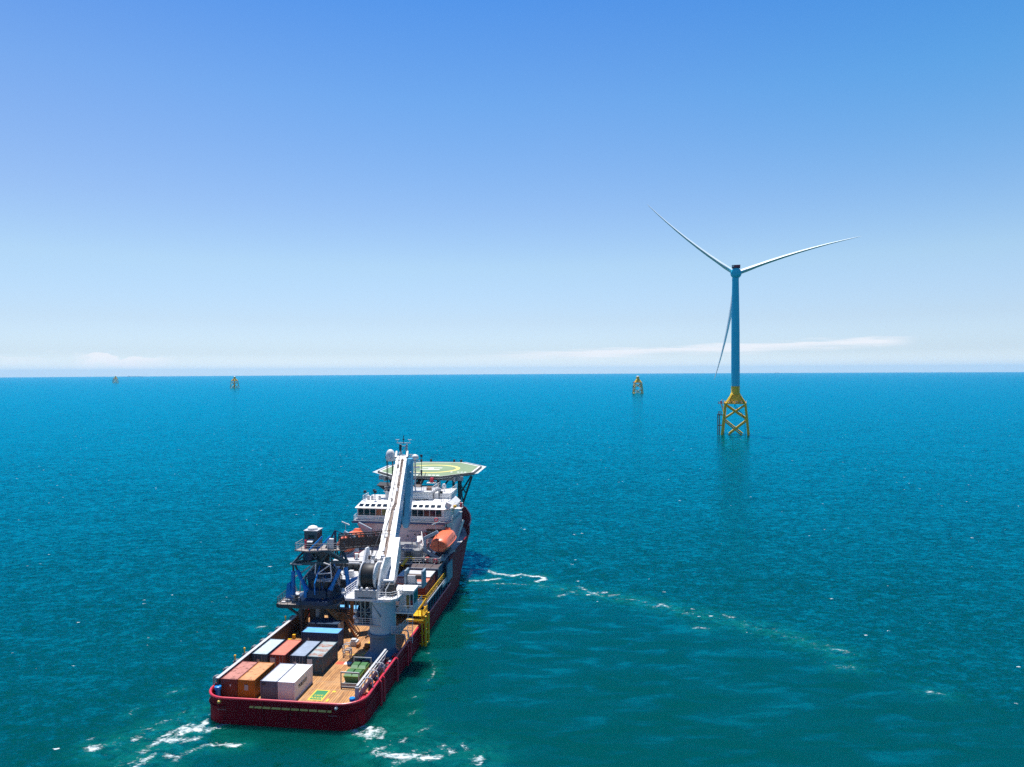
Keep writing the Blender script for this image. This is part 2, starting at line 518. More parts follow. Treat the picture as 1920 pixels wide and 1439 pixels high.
# ------------------------------------------------------------------ sea
EARTH = 7.0e6
ORG_XY = (-31.2, 93.9)
FOAM = [
    (0.9, 1.0, [(-9.7, 168.3), (-7.7, 169.5), (-5.6, 168.0), (-4.1, 165.1), (-2.1, 164.6), (-0.1, 163.5), (1.9, 164.8), (4.4, 163.0), (6.9, 162.9), (7.2, 160.5), (5.4, 159.1)]),
    (0.8, 1.0, [(-9.7, 168.3), (-10.1, 164.2), (-10.4, 159.9), (-8.1, 159.8), (-5.4, 160.4), (-3.2, 161.6)]),
    (0.7, 0.7, [(-4.5, 157.5), (-1.2, 157.4), (3.1, 156.9)]),
    (0.8, 0.75, [(9.6, 148.6), (11.5, 150.2), (13.5, 151.9)]),
    (0.8, 0.8, [(14.5, 155.1), (16.2, 151.4), (17.7, 149.3)]),
    (0.8, 0.85, [(17.0, 150.3), (19.7, 150.8)]),
    (0.7, 0.7, [(20.2, 148.8), (22.3, 149.2)]),
    (0.7, 0.65, [(23.4, 146.4), (26.0, 145.2)]),
    (0.8, 0.8, [(28.2, 141.3), (30.1, 143.2), (31.1, 140.9)]),
    (3.0, 0.42, [(6.9, 155.5), (14.5, 151.0), (21.8, 147.6), (30.6, 141.3), (38.6, 134.8), (47.4, 127.1), (54.2, 118.1)]),
    (0.8, 0.7, [(33.4, 137.7), (35.2, 138.0)]),
    (1.0, 0.8, [(40.7, 136.2), (41.8, 134.8)]),
    (1.0, 0.75, [(51.5, 112.2), (53.9, 111.9)]),
    (1.0, 0.7, [(60.8, 103.5), (62.2, 102.5)]),
    (0.8, 0.75, [(53.7, 119.4), (56.0, 118.6)]),
    (0.8, 0.7, [(33.5, 129.8), (35.7, 129.4)]),
    (0.7, 1.0, [(-20.2, 94.0), (-19.2, 93.7), (-18.7, 92.9), (-19.2, 91.7), (-20.3, 92.1), (-20.7, 92.9)]),
    (0.9, 1.0, [(-21.2, 92.9), (-20.0, 92.0), (-18.7, 91.4), (-18.0, 92.3), (-17.7, 93.0)]),
    (0.6, 0.9, [(-17.2, 91.0), (-17.0, 92.3)]),
    (0.6, 0.85, [(-14.3, 89.9), (-14.0, 90.8)]),
    (0.6, 0.85, [(-12.3, 92.9), (-11.2, 93.8)]),
    (0.7, 0.9, [(-17.7, 87.6), (-17.2, 88.3), (-16.7, 88.5)]),
    (0.9, 1.0, [(-16.6, 87.0), (-15.3, 86.9), (-13.6, 86.5), (-12.3, 86.7), (-10.7, 86.4), (-9.1, 86.2)]),
    (0.8, 0.9, [(-14.5, 85.0), (-13.6, 85.6), (-12.8, 86.2)]),
    (0.6, 0.85, [(-11.8, 85.8), (-11.1, 85.9)]),
    (0.6, 0.9, [(-9.5, 88.9), (-8.8, 88.9)]),
    (0.6, 0.85, [(-8.1, 87.4), (-7.9, 88.7), (-7.3, 87.5)]),
    (0.6, 0.85, [(-6.3, 89.2), (-5.7, 88.0)]),
    (0.7, 0.9, [(-5.1, 85.9), (-4.0, 85.4), (-4.2, 86.6)]),
    (0.7, 0.9, [(-4.0, 85.4), (-4.0, 84.2)]),
    (3.0, 0.4, [(-18.0, 88.6), (-14.2, 86.7), (-8.8, 87.7), (-4.6, 86.6)]),
    (2.5, 0.35, [(-16.1, 93.8), (-14.9, 91.2), (-12.3, 93.2)]),
    (0.8, 0.95, [(-38.6, 95.1), (-39.7, 94.1), (-40.7, 93.0), (-42.4, 93.4), (-43.3, 92.7), (-43.4, 91.3), (-42.3, 90.6), (-41.0, 91.1)]),
    (0.8, 1.0, [(-42.0, 95.5), (-41.4, 93.4), (-43.2, 94.5), (-44.0, 94.2), (-44.1, 92.4)]),
    (0.8, 1.0, [(-45.0, 93.1), (-45.2, 92.0), (-43.9, 90.4), (-45.6, 91.0)]),
    (0.8, 0.85, [(-45.6, 91.0), (-46.0, 89.4), (-46.3, 88.0)]),
    (0.7, 0.9, [(-34.7, 89.3), (-37.1, 89.5), (-39.2, 89.5), (-40.3, 88.1), (-41.7, 86.6), (-43.0, 87.1)]),
    (0.7, 0.8, [(-42.1, 86.6), (-41.0, 84.8)]),
    (0.8, 0.9, [(-44.6, 87.3), (-45.0, 86.0), (-45.5, 84.8)]),
    (0.7, 0.7, [(-46.1, 85.0), (-46.5, 88.0)]),
    (0.8, 1.0, [(-53.7, 88.9), (-53.2, 89.2), (-52.4, 88.8), (-52.9, 88.5)]),
    (0.6, 0.8, [(-54.9, 90.9), (-54.6, 91.1)]),
    (0.5, 0.6, [(-52.4, 89.2), (-52.0, 90.7)]),
    (0.6, 0.8, [(-49.4, 90.7), (-48.6, 91.2)]),
    (0.6, 0.7, [(-49.0, 93.5), (-48.4, 93.7)]),
    (0.6, 0.7, [(-48.3, 95.0), (-47.2, 95.9)]),
    (0.6, 0.7, [(-46.8, 96.9), (-46.0, 98.5)]),
    (0.6, 0.6, [(-53.5, 97.8), (-53.1, 99.4)]),
    (0.6, 0.65, [(-50.9, 104.1), (-49.6, 105.5)]),
    (3.5, 0.45, [(-41.0, 94.5), (-43.4, 91.6), (-45.6, 88.9), (-46.0, 84.8)]),
    (3.0, 0.38, [(-43.6, 98.4), (-46.0, 95.3), (-48.8, 91.7), (-51.1, 89.3)]),
    (0.8, 0.7, [(-47.2, 131.4), (-46.4, 131.4)]),
    (0.6, 0.6, [(-65.7, 125.2), (-65.3, 125.5)]),
    (0.7, 0.6, [(177.3, 528.2), (176.0, 505.4), (181.6, 498.9), (187.8, 494.3)]),
]


FOAM += [(0.5, .62, [(-12.9, 107.9), (-12.5, 110.0), (-12.4, 111.9), (-13.6, 115.7)]), (0.5, .58, [(-15.9, 101.8), (-13.8, 102.8)]), (0.5, .6, [(-14.5, 97.3), (-13.5, 98.4)]), (0.45, .6, [(-15.2, 118.5), (-14.0, 119)])]
for _pts, _s in (([(-11.1, 2.6), (-9.6, .35), (-7.5, -.12), (-3, -.12)], .62), ([(-3, -.12), (3, -.12), (7.5, -.12)], .40), ([(7.5, -.12), (9.8, .4), (11.1, 2.8), (11.35, 6)], .62), ([(11.4, 6), (11.5, 30), (11.45, 54), (10.6, 66)], .34)):
    FOAM.append((0.55, _s, [tuple((ORG_XY[0] + math.cos(R(7.4)) * x + math.sin(R(7.4)) * y, ORG_XY[1] - math.sin(R(7.4)) * x + math.cos(R(7.4)) * y)) for x, y in _pts]))

def seg_dist(px, py, pts):
    d = np.full(px.shape, 1e9)
    for (x0, y0), (x1, y1) in zip(pts[:-1], pts[1:]):
        dx, dy = x1 - x0, y1 - y0
        l2 = dx * dx + dy * dy + 1e-9
        t = np.clip(((px - x0) * dx + (py - y0) * dy) / l2, 0, 1)
        d = np.minimum(d, np.hypot(px - x0 - t * dx, py - y0 - t * dy))
    return d

def build_water():
    def axis(lo, hi, step, far0, far1):
        a = list(np.arange(lo, hi + 1e-6, step))
        s = step
        while a[-1] < far1:
            s = min(s * 1.16, 1600); a.append(a[-1] + s)
        s = step; b = []
        x = lo
        while x > far0:
            s = min(s * 1.16, 1600); x -= s; b.append(x)
        return np.array(list(reversed(b)) + a)
    xs = axis(-62, 62, 0.5, -29000, 29000)
    ys = axis(82, 172, 0.5, -9000, 29000)
    X, Y = np.meshgrid(xs, ys)
    Z = -(X ** 2 + Y ** 2) / (2 * EARTH)
    nx, ny = len(xs), len(ys)
    verts = np.stack([X.ravel(), Y.ravel(), Z.ravel()], 1)
    idx = np.arange(nx * ny).reshape(ny, nx)
    faces = np.stack([idx[:-1, :-1].ravel(), idx[:-1, 1:].ravel(), idx[1:, 1:].ravel(), idx[1:, :-1].ravel()], 1)
    me = bpy.data.meshes.new('water')
    me.from_pydata(verts.tolist(), [], faces.tolist())
    me.polygons.foreach_set('use_smooth', [True] * len(me.polygons))
    px, py = verts[:, 0], verts[:, 1]
    foam = np.zeros(len(px)); churn = np.zeros(len(px))
    for w, s, pts in FOAM:
        d = seg_dist(px, py, pts)
        if w >= 2.5:
            churn = np.maximum(churn, s * 2 * np.exp(-(d / (w * 1.3)) ** 2))
            foam = np.maximum(foam, s * 0.9 * np.exp(-(d / w) ** 2))
        else:
            foam = np.maximum(foam, s * np.exp(-(d / (w * 1.0)) ** 2))
            churn = np.maximum(churn, 0.8 * s * np.exp(-(d / (w * 2.6)) ** 2))
    # smoother water in the lee of the ship, right of it and nearer than its bow wave
    edge = seg_dist(px, py, [(-11, 150), (7, 156), (30, 139), (52, 118), (75, 96), (120, 60)])
    line_y = np.interp(px, [-11, 7, 30, 52, 75, 120, 400], [156, 156, 139, 118, 96, 60, -100])
    inside = (py < line_y) & (px > -25)
    calm = np.where(inside, np.clip(edge / 9, 0, 1), 0) * np.clip((px + 25) / 8, 0, 1) * np.clip((110 - px) / 40, 0, 1) * np.clip((py - 20) / 40, 0, 1)
    for n, a in (('foam', foam), ('churn', np.clip(churn, 0, 1)), ('calm', calm)):
        at = me.attributes.new(n, 'FLOAT', 'POINT')
        at.data.foreach_set('value', a.astype(np.float32))
    o = bpy.data.objects.new('water', me)
    col.objects.link(o)
    o['kind'] = 'structure'
    m = bpy.data.materials.new('sea water')
    m.use_nodes = True
    nt = m.node_tree
    N, L = nt.nodes.new, nt.links.new
    nt.nodes.remove(nt.nodes['Principled BSDF'])
    out = [n for n in nt.nodes if n.type == 'OUTPUT_MATERIAL'][0]
    dif = N('ShaderNodeBsdfDiffuse')
    glo = N('ShaderNodeBsdfGlossy')
    glo.distribution = 'GGX'
    glo.inputs['Color'].default_value = (*WATER_GLOSS, 1)
    mixs = N('ShaderNodeMixShader')
    fres = N('ShaderNodeFresnel')
    fres.inputs['IOR'].default_value = 1.333
    L(dif.outputs[0], mixs.inputs[1]); L(glo.outputs[0], mixs.inputs[2]); 
    body = N('ShaderNodeSubsurfaceScattering'); body.falloff = 'BURLEY'
    body.inputs['Scale'].default_value = 3.0; body.inputs['Radius'].default_value = (1.0, 1.6, 1.6)
    nt.links.remove(mixs.inputs[1].links[0]); L(body.outputs[0], mixs.inputs[1])
    mixf = N('ShaderNodeMixShader')
    L(mixs.outputs[0], mixf.inputs[1]); L(dif.outputs[0], mixf.inputs[2])
    L(mixf.outputs[0], out.inputs['Surface'])
    geo = N('ShaderNodeNewGeometry')
    def attr(n):
        a = N('ShaderNodeAttribute'); a.attribute_name = n
        return a.outputs['Fac']
    def mth(op, a, b=None, c=None, clamp=False):
        n = N('ShaderNodeMath'); n.operation = op; n.use_clamp = clamp
        for i, v in enumerate((a, b, c)):
            if v is None: continue
            if isinstance(v, (int, float)): n.inputs[i].default_value = v
            else: L(v, n.inputs[i])
        return n.outputs[0]
    def noise(scale, rot, stretch, detail=3, rough=0.55, dist=0.0):
        mp = N('ShaderNodeMapping')
        mp.vector_type = 'POINT'
        mp.inputs['Rotation'].default_value = (0, 0, R(rot))
        mp.inputs['Scale'].default_value = stretch
        L(geo.outputs['Position'], mp.inputs[0])
        n = N('ShaderNodeTexNoise')
        n.inputs['Scale'].default_value = scale
        n.inputs['Detail'].default_value = detail
        n.inputs['Roughness'].default_value = rough
        n.inputs['Distortion'].default_value = dist
        L(mp.outputs[0], n.inputs['Vector'])
        return n
    calm = attr('calm')
    foam_a = attr('foam')
    churn_a = attr('churn')
    # wave slopes: three families of waves, each a field of surface slopes
    def slopes(n, ax, ay):
        s = N('ShaderNodeVectorMath'); s.operation = 'SUBTRACT'
        L(n.outputs['Color'], s.inputs[0]); s.inputs[1].default_value = (0.5, 0.5, 0.5)
        t = N('ShaderNodeVectorMath'); t.operation = 'MULTIPLY'
        L(s.outputs[0], t.inputs[0]); t.inputs[1].default_value = (ax, ay, 0)
        return t.outputs[0]
    def crests(n, a, lo=0.47, hi=0.70):
        # short steep far faces between broad gentle near faces: slope along the line of sight of the swell only
        r = N('ShaderNodeMapRange'); r.interpolation_type = 'SMOOTHSTEP'
        r.inputs[1].default_value, r.inputs[2].default_value, r.inputs[3].default_value, r.inputs[4].default_value = lo, hi, -0.28 * a, 0.85 * a
        L(n.outputs['Fac'], r.inputs[0])
        c = N('ShaderNodeCombineXYZ'); L(r.outputs[0], c.inputs[1])
        return c.outputs[0]
    def vscale(v, f):
        s = N('ShaderNodeVectorMath'); s.operation = 'SCALE'
        L(v, s.inputs[0])
        if isinstance(f, (int, float)): s.inputs['Scale'].default_value = f
        else: L(f, s.inputs['Scale'])
        return s.outputs[0]
    def vadd(a, b):
        s = N('ShaderNodeVectorMath'); s.operation = 'ADD'
        L(a, s.inputs[0]); L(b, s.inputs[1])
        return s.outputs[0]
    chop = mth('SUBTRACT', 1.0, mth('MULTIPLY', calm, 0.80))
    sw = slopes(noise(0.15, 10, (0.4, 1.0, 1), 3, 0.5, 0.4), *WAVE[0])
    wv = slopes(noise(0.7, -9, (0.6, 1.0, 1), 3, 0.55), *WAVE[1])
    rp = slopes(noise(2.4, -14, (0.7, 1.0, 1), 3), *WAVE[2])
    lee = slopes(noise(0.21, 9, (0.42, 1.0, 1), 3, 0.45, 0.5), 0.20, 0.30)
    lee2 = crests(noise(0.36, 12, (0.36, 1.0, 1), 3, 0.5, 0.8), 0.17, 0.43, 0.72)
    cr1 = crests(noise(0.50, -10, (0.62, 1.0, 1), 3, 0.55, 0.5), 0.12)
    cr2 = crests(noise(1.15, 14, (0.66, 1.0, 1), 3, 0.6, 0.5), 0.10)
    lee = vadd(lee, lee2)
    wv = vadd(wv, vadd(cr1, cr2))
    tot = vadd(vadd(sw, vscale(lee, calm)), vadd(vscale(wv, chop), vscale(rp, chop)))
    up = N('ShaderNodeVectorMath'); up.operation = 'ADD'
    L(tot, up.inputs[0]); L(geo.outputs['Normal'], up.inputs[1])
    nn = N('ShaderNodeVectorMath'); nn.operation = 'NORMALIZE'
    L(up.outputs[0], nn.inputs[0])
    L(nn.outputs[0], glo.inputs['Normal']); L(nn.outputs[0], fres.inputs['Normal'])
    # body colour of the water, a little uneven
    big = noise(0.012, 0, (0.4, 1, 1), 4)
    bm_ = N('ShaderNodeMapRange')
    bm_.inputs[1].default_value, bm_.inputs[2].default_value = 0.35, 0.65
    L(big.outputs[0], bm_.inputs[0])
    c1 = N('ShaderNodeMix'); c1.data_type = 'RGBA'
    L(bm_.outputs[0], c1.inputs[0])
    c1.inputs[6].default_value = (*WATER_A, 1); c1.inputs[7].default_value = (*WATER_B, 1)
    # churned green water full of bubbles
    cn = noise(0.55, 25, (0.7, 1, 1), 5, 0.65, 1.2)
    cf = mth('MULTIPLY', churn_a, mth('MULTIPLY', mth('SUBTRACT', cn.outputs[0], 0.36), 3.2, clamp=True), clamp=True)
    c2 = N('ShaderNodeMix'); c2.data_type = 'RGBA'
    L(cf, c2.inputs[0]); L(c1.outputs[2], c2.inputs[6]); c2.inputs[7].default_value = (*WATER_CHURN, 1)
    # foam: lace broken by fine noise along the wake lines, and scattered specks painted for small breaking crests and sun glints
    fn = noise(1.5, 24, (0.5, 1.0, 1), 8, 0.74, 1.8)
    fn2 = noise(0.45, -15, (0.7, 1.0, 1), 4, 0.6, 2.0)
    fsum = mth('ADD', mth('ADD', foam_a, mth('MULTIPLY', mth('SUBTRACT', fn.outputs[0], 0.5), 2.4)), mth('MULTIPLY', mth('SUBTRACT', fn2.outputs[0], 0.5), 1.6))
    fr = N('ShaderNodeMapRange'); fr.interpolation_type = 'SMOOTHSTEP'
    fr.inputs[1].default_value, fr.inputs[2].default_value = 0.60, 1.30
    L(fsum, fr.inputs[0])
    gate = mth('MULTIPLY', foam_a, 6.0, clamp=True)
    f1 = mth('MULTIPLY', fr.outputs[0], gate)
    mpv = N('ShaderNodeMapping')
    mpv.inputs['Rotation'].default_value = (0, 0, R(-12)); mpv.inputs['Scale'].default_value = (0.36, 0.72, 1)
    L(geo.outputs['Position'], mpv.inputs[0])
    vo = N('ShaderNodeTexVoronoi'); vo.inputs['Scale'].default_value = 1.0
    L(mpv.outputs[0], vo.inputs['Vector'])
    sepc = N('ShaderNodeSeparateXYZ'); L(vo.outputs['Color'], sepc.inputs[0])
    pick = mth('GREATER_THAN', mth('ADD', sepc.outputs[0], mth('MULTIPLY', churn_a, 0.62)), 0.93)
    size = mth('ADD', mth('MULTIPLY', mth('POWER', sepc.outputs[1], 2.0), 0.14), 0.0)
    dn = mth('ADD', vo.outputs['Distance'], mth('MULTIPLY', mth('SUBTRACT', fn.outputs[0], 0.5), 0.75))
    speck = mth('MULTIPLY', mth('LESS_THAN', dn, size), pick)
    gust = noise(0.022, 0, (0.6, 1, 1), 2)
    speck = mth('MULTIPLY', speck, mth('GREATER_THAN', gust.outputs[0], 0.44))
    speck = mth('MULTIPLY', speck, mth('SUBTRACT', 1.0, calm, clamp=True))
    ff = mth('MAXIMUM', f1, mth('MULTIPLY', speck, 0.9), clamp=True)
    L(c2.outputs[2], body.inputs['Color'])
    dif.inputs['Color'].default_value = (0.62, 0.68, 0.68, 1)
    glo.inputs['Roughness'].default_value = 0.17
    L(fres.outputs[0], mixs.inputs[0])
    L(ff, mixf.inputs[0])
    me.materials.append(m)
    return o

WAVE = [(0.16, 0.16), (0.45, 0.42), (0.60, 0.60)]
WATER_A, WATER_B = (0.0, 0.046, 0.037), (0.0, 0.052, 0.047)
WATER_GLOSS = (0.0, 0.67, 1.0)
WATER_CHURN = (0.003, 0.14, 0.108)
HAZE_D = 3.2e-5
build_water()

def build_haze():
    mb = MB().box(-31000, 31000, -10500, 31000, -125, 214)
    m = bpy.data.materials.new('sea air')
    m.use_nodes = True
    nt = m.node_tree
    for n in list(nt.nodes):
        if n.type != 'OUTPUT_MATERIAL': nt.nodes.remove(n)
    out = [n for n in nt.nodes if n.type == 'OUTPUT_MATERIAL'][0]
    v = nt.nodes.new('ShaderNodeVolumePrincipled')
    v.inputs['Color'].default_value = (0.46, 0.76, 1.0, 1)
    v.inputs['Density'].default_value = HAZE_D
    nt.links.new(v.outputs[0], out.inputs['Volume'])
    o = mb.build('haze', m)
    o['kind'] = 'stuff'
build_haze()

# ------------------------------------------------------------------ the ship: hull and decks
DECK = 2.17
ship = thing('supply_ship', 'dark red offshore supply ship with white bridge, green helideck and timber work deck', 'ship', (0, 0, 0))

def hull_outline():
    """plan of the hull from the bow, down the starboard side, round the stern: (x_top, y_top, x_wl, y_wl, z_top)"""
    side = [(0.0, 102.5, 0.0, 96, 12.6), (1.6, 100.8, 0.5, 94.5, 12.4), (4.4, 97, 1.6, 91.5, 12.2), (7.4, 91.5, 3.4, 86.5, 11.9),
            (9.6, 85.5, 6.2, 80, 11.5), (10.8, 80, 8.4, 74.5, 11.1), (11.25, 75.5, 10.2, 69, 10.8), (11.3, 75, 10.3, 68.4, 9.1), (11.35, 68, 11.0, 64, 9.0),
            (11.35, 54.05, 11.25, 54, 8.9), (11.35, 54, 11.25, 54, 3.5), (11.35, 40, 11.3, 40, 3.5), (11.3, 24, 11.3, 24, 3.5), (11.2, 8, 11.2, 8, 3.48)]
    cx, cy, r = 8.0, 3.2, 3.2
    for k in range(0, 9):
        a = R(0 - 90 * k / 8)
        side.append((cx + r * math.cos(a), cy + r * math.sin(a), cx + r * math.cos(a), cy + r * math.sin(a), 3.45))
    side += [(5, 0, 5, 0, 3.45), (2, 0, 2, 0, 3.45)]
    port = [(-x, y, -xw, yw, z) for x, y, xw, yw, z in reversed(side) if x > 0.01]
    return side + port

OUT = hull_outline()
def build_hull():
    n = len(OUT)
    rows = [[], [], [], [], [], []]
    c = Vector((0, 45))
    for i, (x, y, xw, yw, z) in enumerate(OUT):
        p, q = OUT[i - 1], OUT[(i + 1) % n]
        t = Vector((q[0] - p[0], q[1] - p[1]))
        nrm = Vector((-t.y, t.x)).normalized()          # pointing inboard for this winding
        if nrm.dot(c - Vector((x, y))) < 0: nrm = -nrm
        rows[0].append((xw * 0.97, yw * 0.995 + 0.2, -2.5))
        rows[1].append((xw, yw, 0.0))
        f = 0.5
        rows[2].append((xw + (x - xw) * f, yw + (y - yw) * f, z * f))
        rows[3].append((x, y, z))
        xi, yi = x + nrm.x * 0.22, y + nrm.y * 0.22
        rows[4].append((xi, yi, z))
        floor = DECK - 0.2 if z < 5 else (8.0)
        rows[5].append((xi, yi, min(floor, z - 0.3)))
    mb = MB().loft(rows, caps=False)
    hull = mb.build('hull', M['hull'], ship)
    # rounded red rail on the bulwark
    cap = MB()
    aft = [(x, y, z) for x, y, xw, yw, z in OUT if y < 30 or (z < 5 and y <= 54)]
    st = [p for p in aft if p[0] > 0 and p[1] >= 3.2] 
    ring = [(x, y, z + 0.06) for x, y, xw, yw, z in OUT if z < 5]
    cap.path(ring, 0.17, 8)
    cap.build('bulwark_rail', M['cap_pink'], ship, True)
    fc = MB()
    ring = [(x, y, z + 0.06) for x, y, xw, yw, z in OUT if z > 10.0]
    bow = [p for p in ring if p[0] >= 0]
    prt = [p for p in ring if p[0] < 0]
    fc.path(list(reversed(bow))[0:] , 0.15, 8)
    fc.path([bow[0]] + list(reversed(prt)), 0.15, 8)
    fc.build('forecastle_rail', M['cap_pink'], ship, True)
    # rubbing strake round the stern quarters
    sk = MB()
    off = [(x * 1.006, y - (0.06 if y < 3 else 0), 2.28) for x, y, xw, yw, z in OUT if z < 5 and y < 45]
    off = off
    k = max(range(len(off) - 1), key=lambda i: abs(off[i][0] - off[i + 1][0]))
    gapR = [p for p in off if p[0] >= 7.9]; gapL = [p for p in off if p[0] <= -7.9]
    for g_ in (gapR, gapL):
        MB().path(g_, 0.11, 6).build('rubbing_strake', M['hull'], ship, True)
    # transom marks
    mk = MB()
    x = -4.2
    for L_ in (0.55, 0.98, 1.08, 1.25, 1.15, 1.08, 1.08, 1.08, 1.1, 0.55):
        mk.hexa([(x, -.16, 2.44), (x + L_, -.16, 2.44), (x + L_, .01, 2.44), (x, .01, 2.44), (x, -.16, 2.50), (x + L_, -.16, 2.50), (x + L_, .01, 2.66), (x, .01, 2.66)])
        x += L_ + 0.17
    mk.build('transom_stripe', M['pale_mark'], ship)
    for x0 in (-8.5, 7.9):
        MB().lathe((x0, -0.02, 3.03), [(0.02, -0.34), (0.14, -0.30), (0.22, -.16), (0.24, 0.0), (0.24, 0.05)], 12, 'y').build('stern_light', M['pale_mark'] if x0 < 0 else M['sign_white'], ship, True)
    for x0, w in ((-8.8, 0.9), (6.8, 1.0)):
        t = MB()
        xx = x0
        for wv in (0.16, 0.12, 0.18, 0.1, 0.16, 0.12):
            t.box(xx, xx + wv, -0.02, 0.005, 1.85, 2.0 + 0.03 * (int(wv * 100) % 3)); xx += wv + 0.07
        t.build('name_mark', mat('faded mark paint', (0.30, 0.11, 0.11), 0.6), ship)
build_hull()

def deck_poly(y1, inset=0.18):
    pts = []
    for x, y, xw, yw, z in OUT:
        if y <= y1 and z < 5:
            s = 1 - inset / 11.3
            pts.append((x * s, max(y, inset) if y < 3.3 else y))
    return pts
MB().prism(deck_poly(55), DECK - 0.3, DECK).build('work_deck', M['wood'], ship)

def deck_marks():
    z = DECK
    a, b, c, d = (2.32, 3.58), (4.4, 3.55), (4.36, 6.68), (2.33, 6.74)
    fr = MB()
    w = 0.17
    fr.box(2.32, 4.40, 3.56, 3.56 + w, z, z + .008).box(2.32, 4.40, 6.70 - w, 6.70, z, z + .008)
    fr.box(2.32, 2.32 + w, 3.56 + w, 6.70 - w, z, z + .008).box(4.40 - w, 4.40, 3.56 + w, 6.70 - w, z, z + .008)
    sg = MB().box(2.32 + w, 4.40 - w, 3.56 + w, 6.70 - w, z, z + .006).build('green_deck_sign', M['sign_green'], ship)
    fr.build('sign_border', M['sign_yellow'], sg)
    text_mesh('SAFE', 0.62, 'sign_lettering', M['sign_yellow'], sg, (3.36, 5.0, z + .012), (1, 0, 0), (0, 1.15, 0), 0.004)
    text_mesh('AREA', 0.72, 'sign_lettering', M['sign_yellow'], sg, (3.36, 4.25, z + .012), (1, 0, 0), (0, 1, 0), 0.004)
    MB().box(1.65, 2.85, 15.5, 16.5, z, z + .006).build('red_deck_square', M['sign_red'], ship)
    MB().box(2.95, 4.0, 15.6, 16.6, z, z + .006).build('white_deck_square', M['sign_white'], ship)
    ln = MB()
    ln.box(2.2, 4.9, 19.3, 19.45, z, z + .006)
    ln.box(4.75, 4.9, 19.45, 27, z, z + .006)
    ln.build('yellow_deck_line', M['sign_yellow'], ship)
    MB().box(4.8, 5.3, 6.2, 6.65, z, z + .006).build('yellow_deck_patch', M['sign_yellow'], ship)
    MB().box(5.0, 5.3, 3.4, 4.2, z, z + .006).build('yellow_deck_patch', M['sign_yellow'], ship)
    
    st = MB()
    for y in (9.3, 6.95):
        st.box(1.0, 9.4, y, y + 0.10, z, z + .010)
    for x in (-9.0, -4.4, 1.5, 6.0):
        st.box(x, x + 0.06, 0.6, 34, z, z + .009)
    st.build('deck_seam', mat('pale timber seam', (0.42, 0.27, 0.15), 0.7), ship)
deck_marks()

def cargo_rails():
    # port: tall solid rail with a pale capping and brackets outboard
    MB().box(-10.55, -10.22, 2.8, 33, DECK, 4.82).build('port_cargo_rail', M['brown_steel'], ship)
    MB().box(-10.62, -10.14, 2.7, 33, 4.82, 4.93).build('cargo_rail_capping', M['pale_grey'], ship)
    for k in range(11):
        y = 3.6 + k * 2.72
        hp = MB().path([(-10.58, y, 4.75), (-11.25, y, 4.75), (-11.45, y, 4.55), (-11.45, y, 3.45)], 0.09, 8)
        hp.path([(-10.58, y + 0.45, 4.75), (-11.25, y + 0.45, 4.75), (-11.45, y + 0.45, 4.55), (-11.45, y + 0.45, 3.45)], 0.07, 8)
        hp.box(-11.4, -10.7, y + 0.05, y + 0.4, 4.55, 4.62)
        hp.build('rail_bracket', M['grey'], ship, True)
    for y in (9.2, 12.0, 26):
        MB().tube((-11.3, y, 3.5), (-11.3, y, 5.3), 0.09).ball((-11.3, y, 5.4), 0.17, 8, 6).build('deck_lamp', M['yellow'], ship, True)
    # starboard: open double rail
    sr = MB()
    sr.bar((9.75, 2.7, 4.85), (9.75, 15.5, 4.85), 0.30, 0.12)
    sr.bar((10.05, 2.7, 4.62), (10.05, 15.5, 4.62), 0.12, 0.12)
    for k in range(9):
        y = 2.8 + k * 1.55
        sr.bar((9.75, y, DECK), (9.75, y, 4.8), 0.16, 0.2)
    sr.box(9.66, 9.72, 2.9, 15.3, 2.6, 3.6)
    sr.build('starboard_cargo_rail', M['pale_grey'], ship)
    MB().box(9.55, 10.05, 2.45, 2.68, DECK, 4.7).build('rail_end_post', M['grey'], ship)
    for y in (5.2, 7.6, 10.3, 21.6, 23.4):
        hp = MB().path([(9.85, y, 4.9), (10.7, y, 4.95), (11.0, y, 4.75), (11.12, y, 4.3), (11.15, y, 3.4)], 0.10, 8)
        hp.build('rail_hoop', M['pale_grey'], ship, True)
    # red side fenders: pipes from the rail down the hull
    for y in (7.5, 8.9, 15.5, 21.3, 22.8, 31.5):
        f = MB().path([(11.28, y, 3.62), (11.52, y, 3.45), (11.60, y, 3.0), (11.60, y, 0.2), (11.42, y, -0.4)], 0.17, 8)
        f.build('side_fender', M['cap_pink'], ship, True)
    # deck gear along the starboard side
    for y, x, z, r in ((5.0, 10.4, 2.75, 0.42),):
        b = MB().ball((x, y, z), r, 14, 8)
        single(b, 'buoy', M['orange'], 'orange ball buoy behind the starboard rail near the stern', 'buoy', (x, y, z - r), smooth=True)
    MB().box(10.0, 10.9, 2.6, 3.3, DECK, 3.2).box(10.1, 10.5, 3.35, 4.0, DECK, 3.0).build('fairlead_box', M['cap_pink'], ship, bevel=0.05)
    rg = random.Random(17)
    for k in range(22):
        x, y = rg.uniform(9.95, 10.75), rg.uniform(3.6, 17.5)
        mt_ = rg.choice(['dark', 'dark', 'grey', 'brown_steel', 'orange', 'pale_grey', 'cap_pink', 'navy'])
        if rg.random() < .5:
            MB().box(x - .25, x + rg.uniform(.1, .4), y, y + rg.uniform(.4, 1.2), DECK, DECK + rg.uniform(.4, 1.5)).build('mooring_gear', M[mt_], ship, bevel=.04)
        else:
            MB().lathe((x, y, DECK + .5), [(.35, 0), (.35, .08), (.16, .1), (.16, .5), (.35, .52), (.35, .6)], 12, 'y').build('rope_reel', M[mt_], ship, True)
cargo_rails()

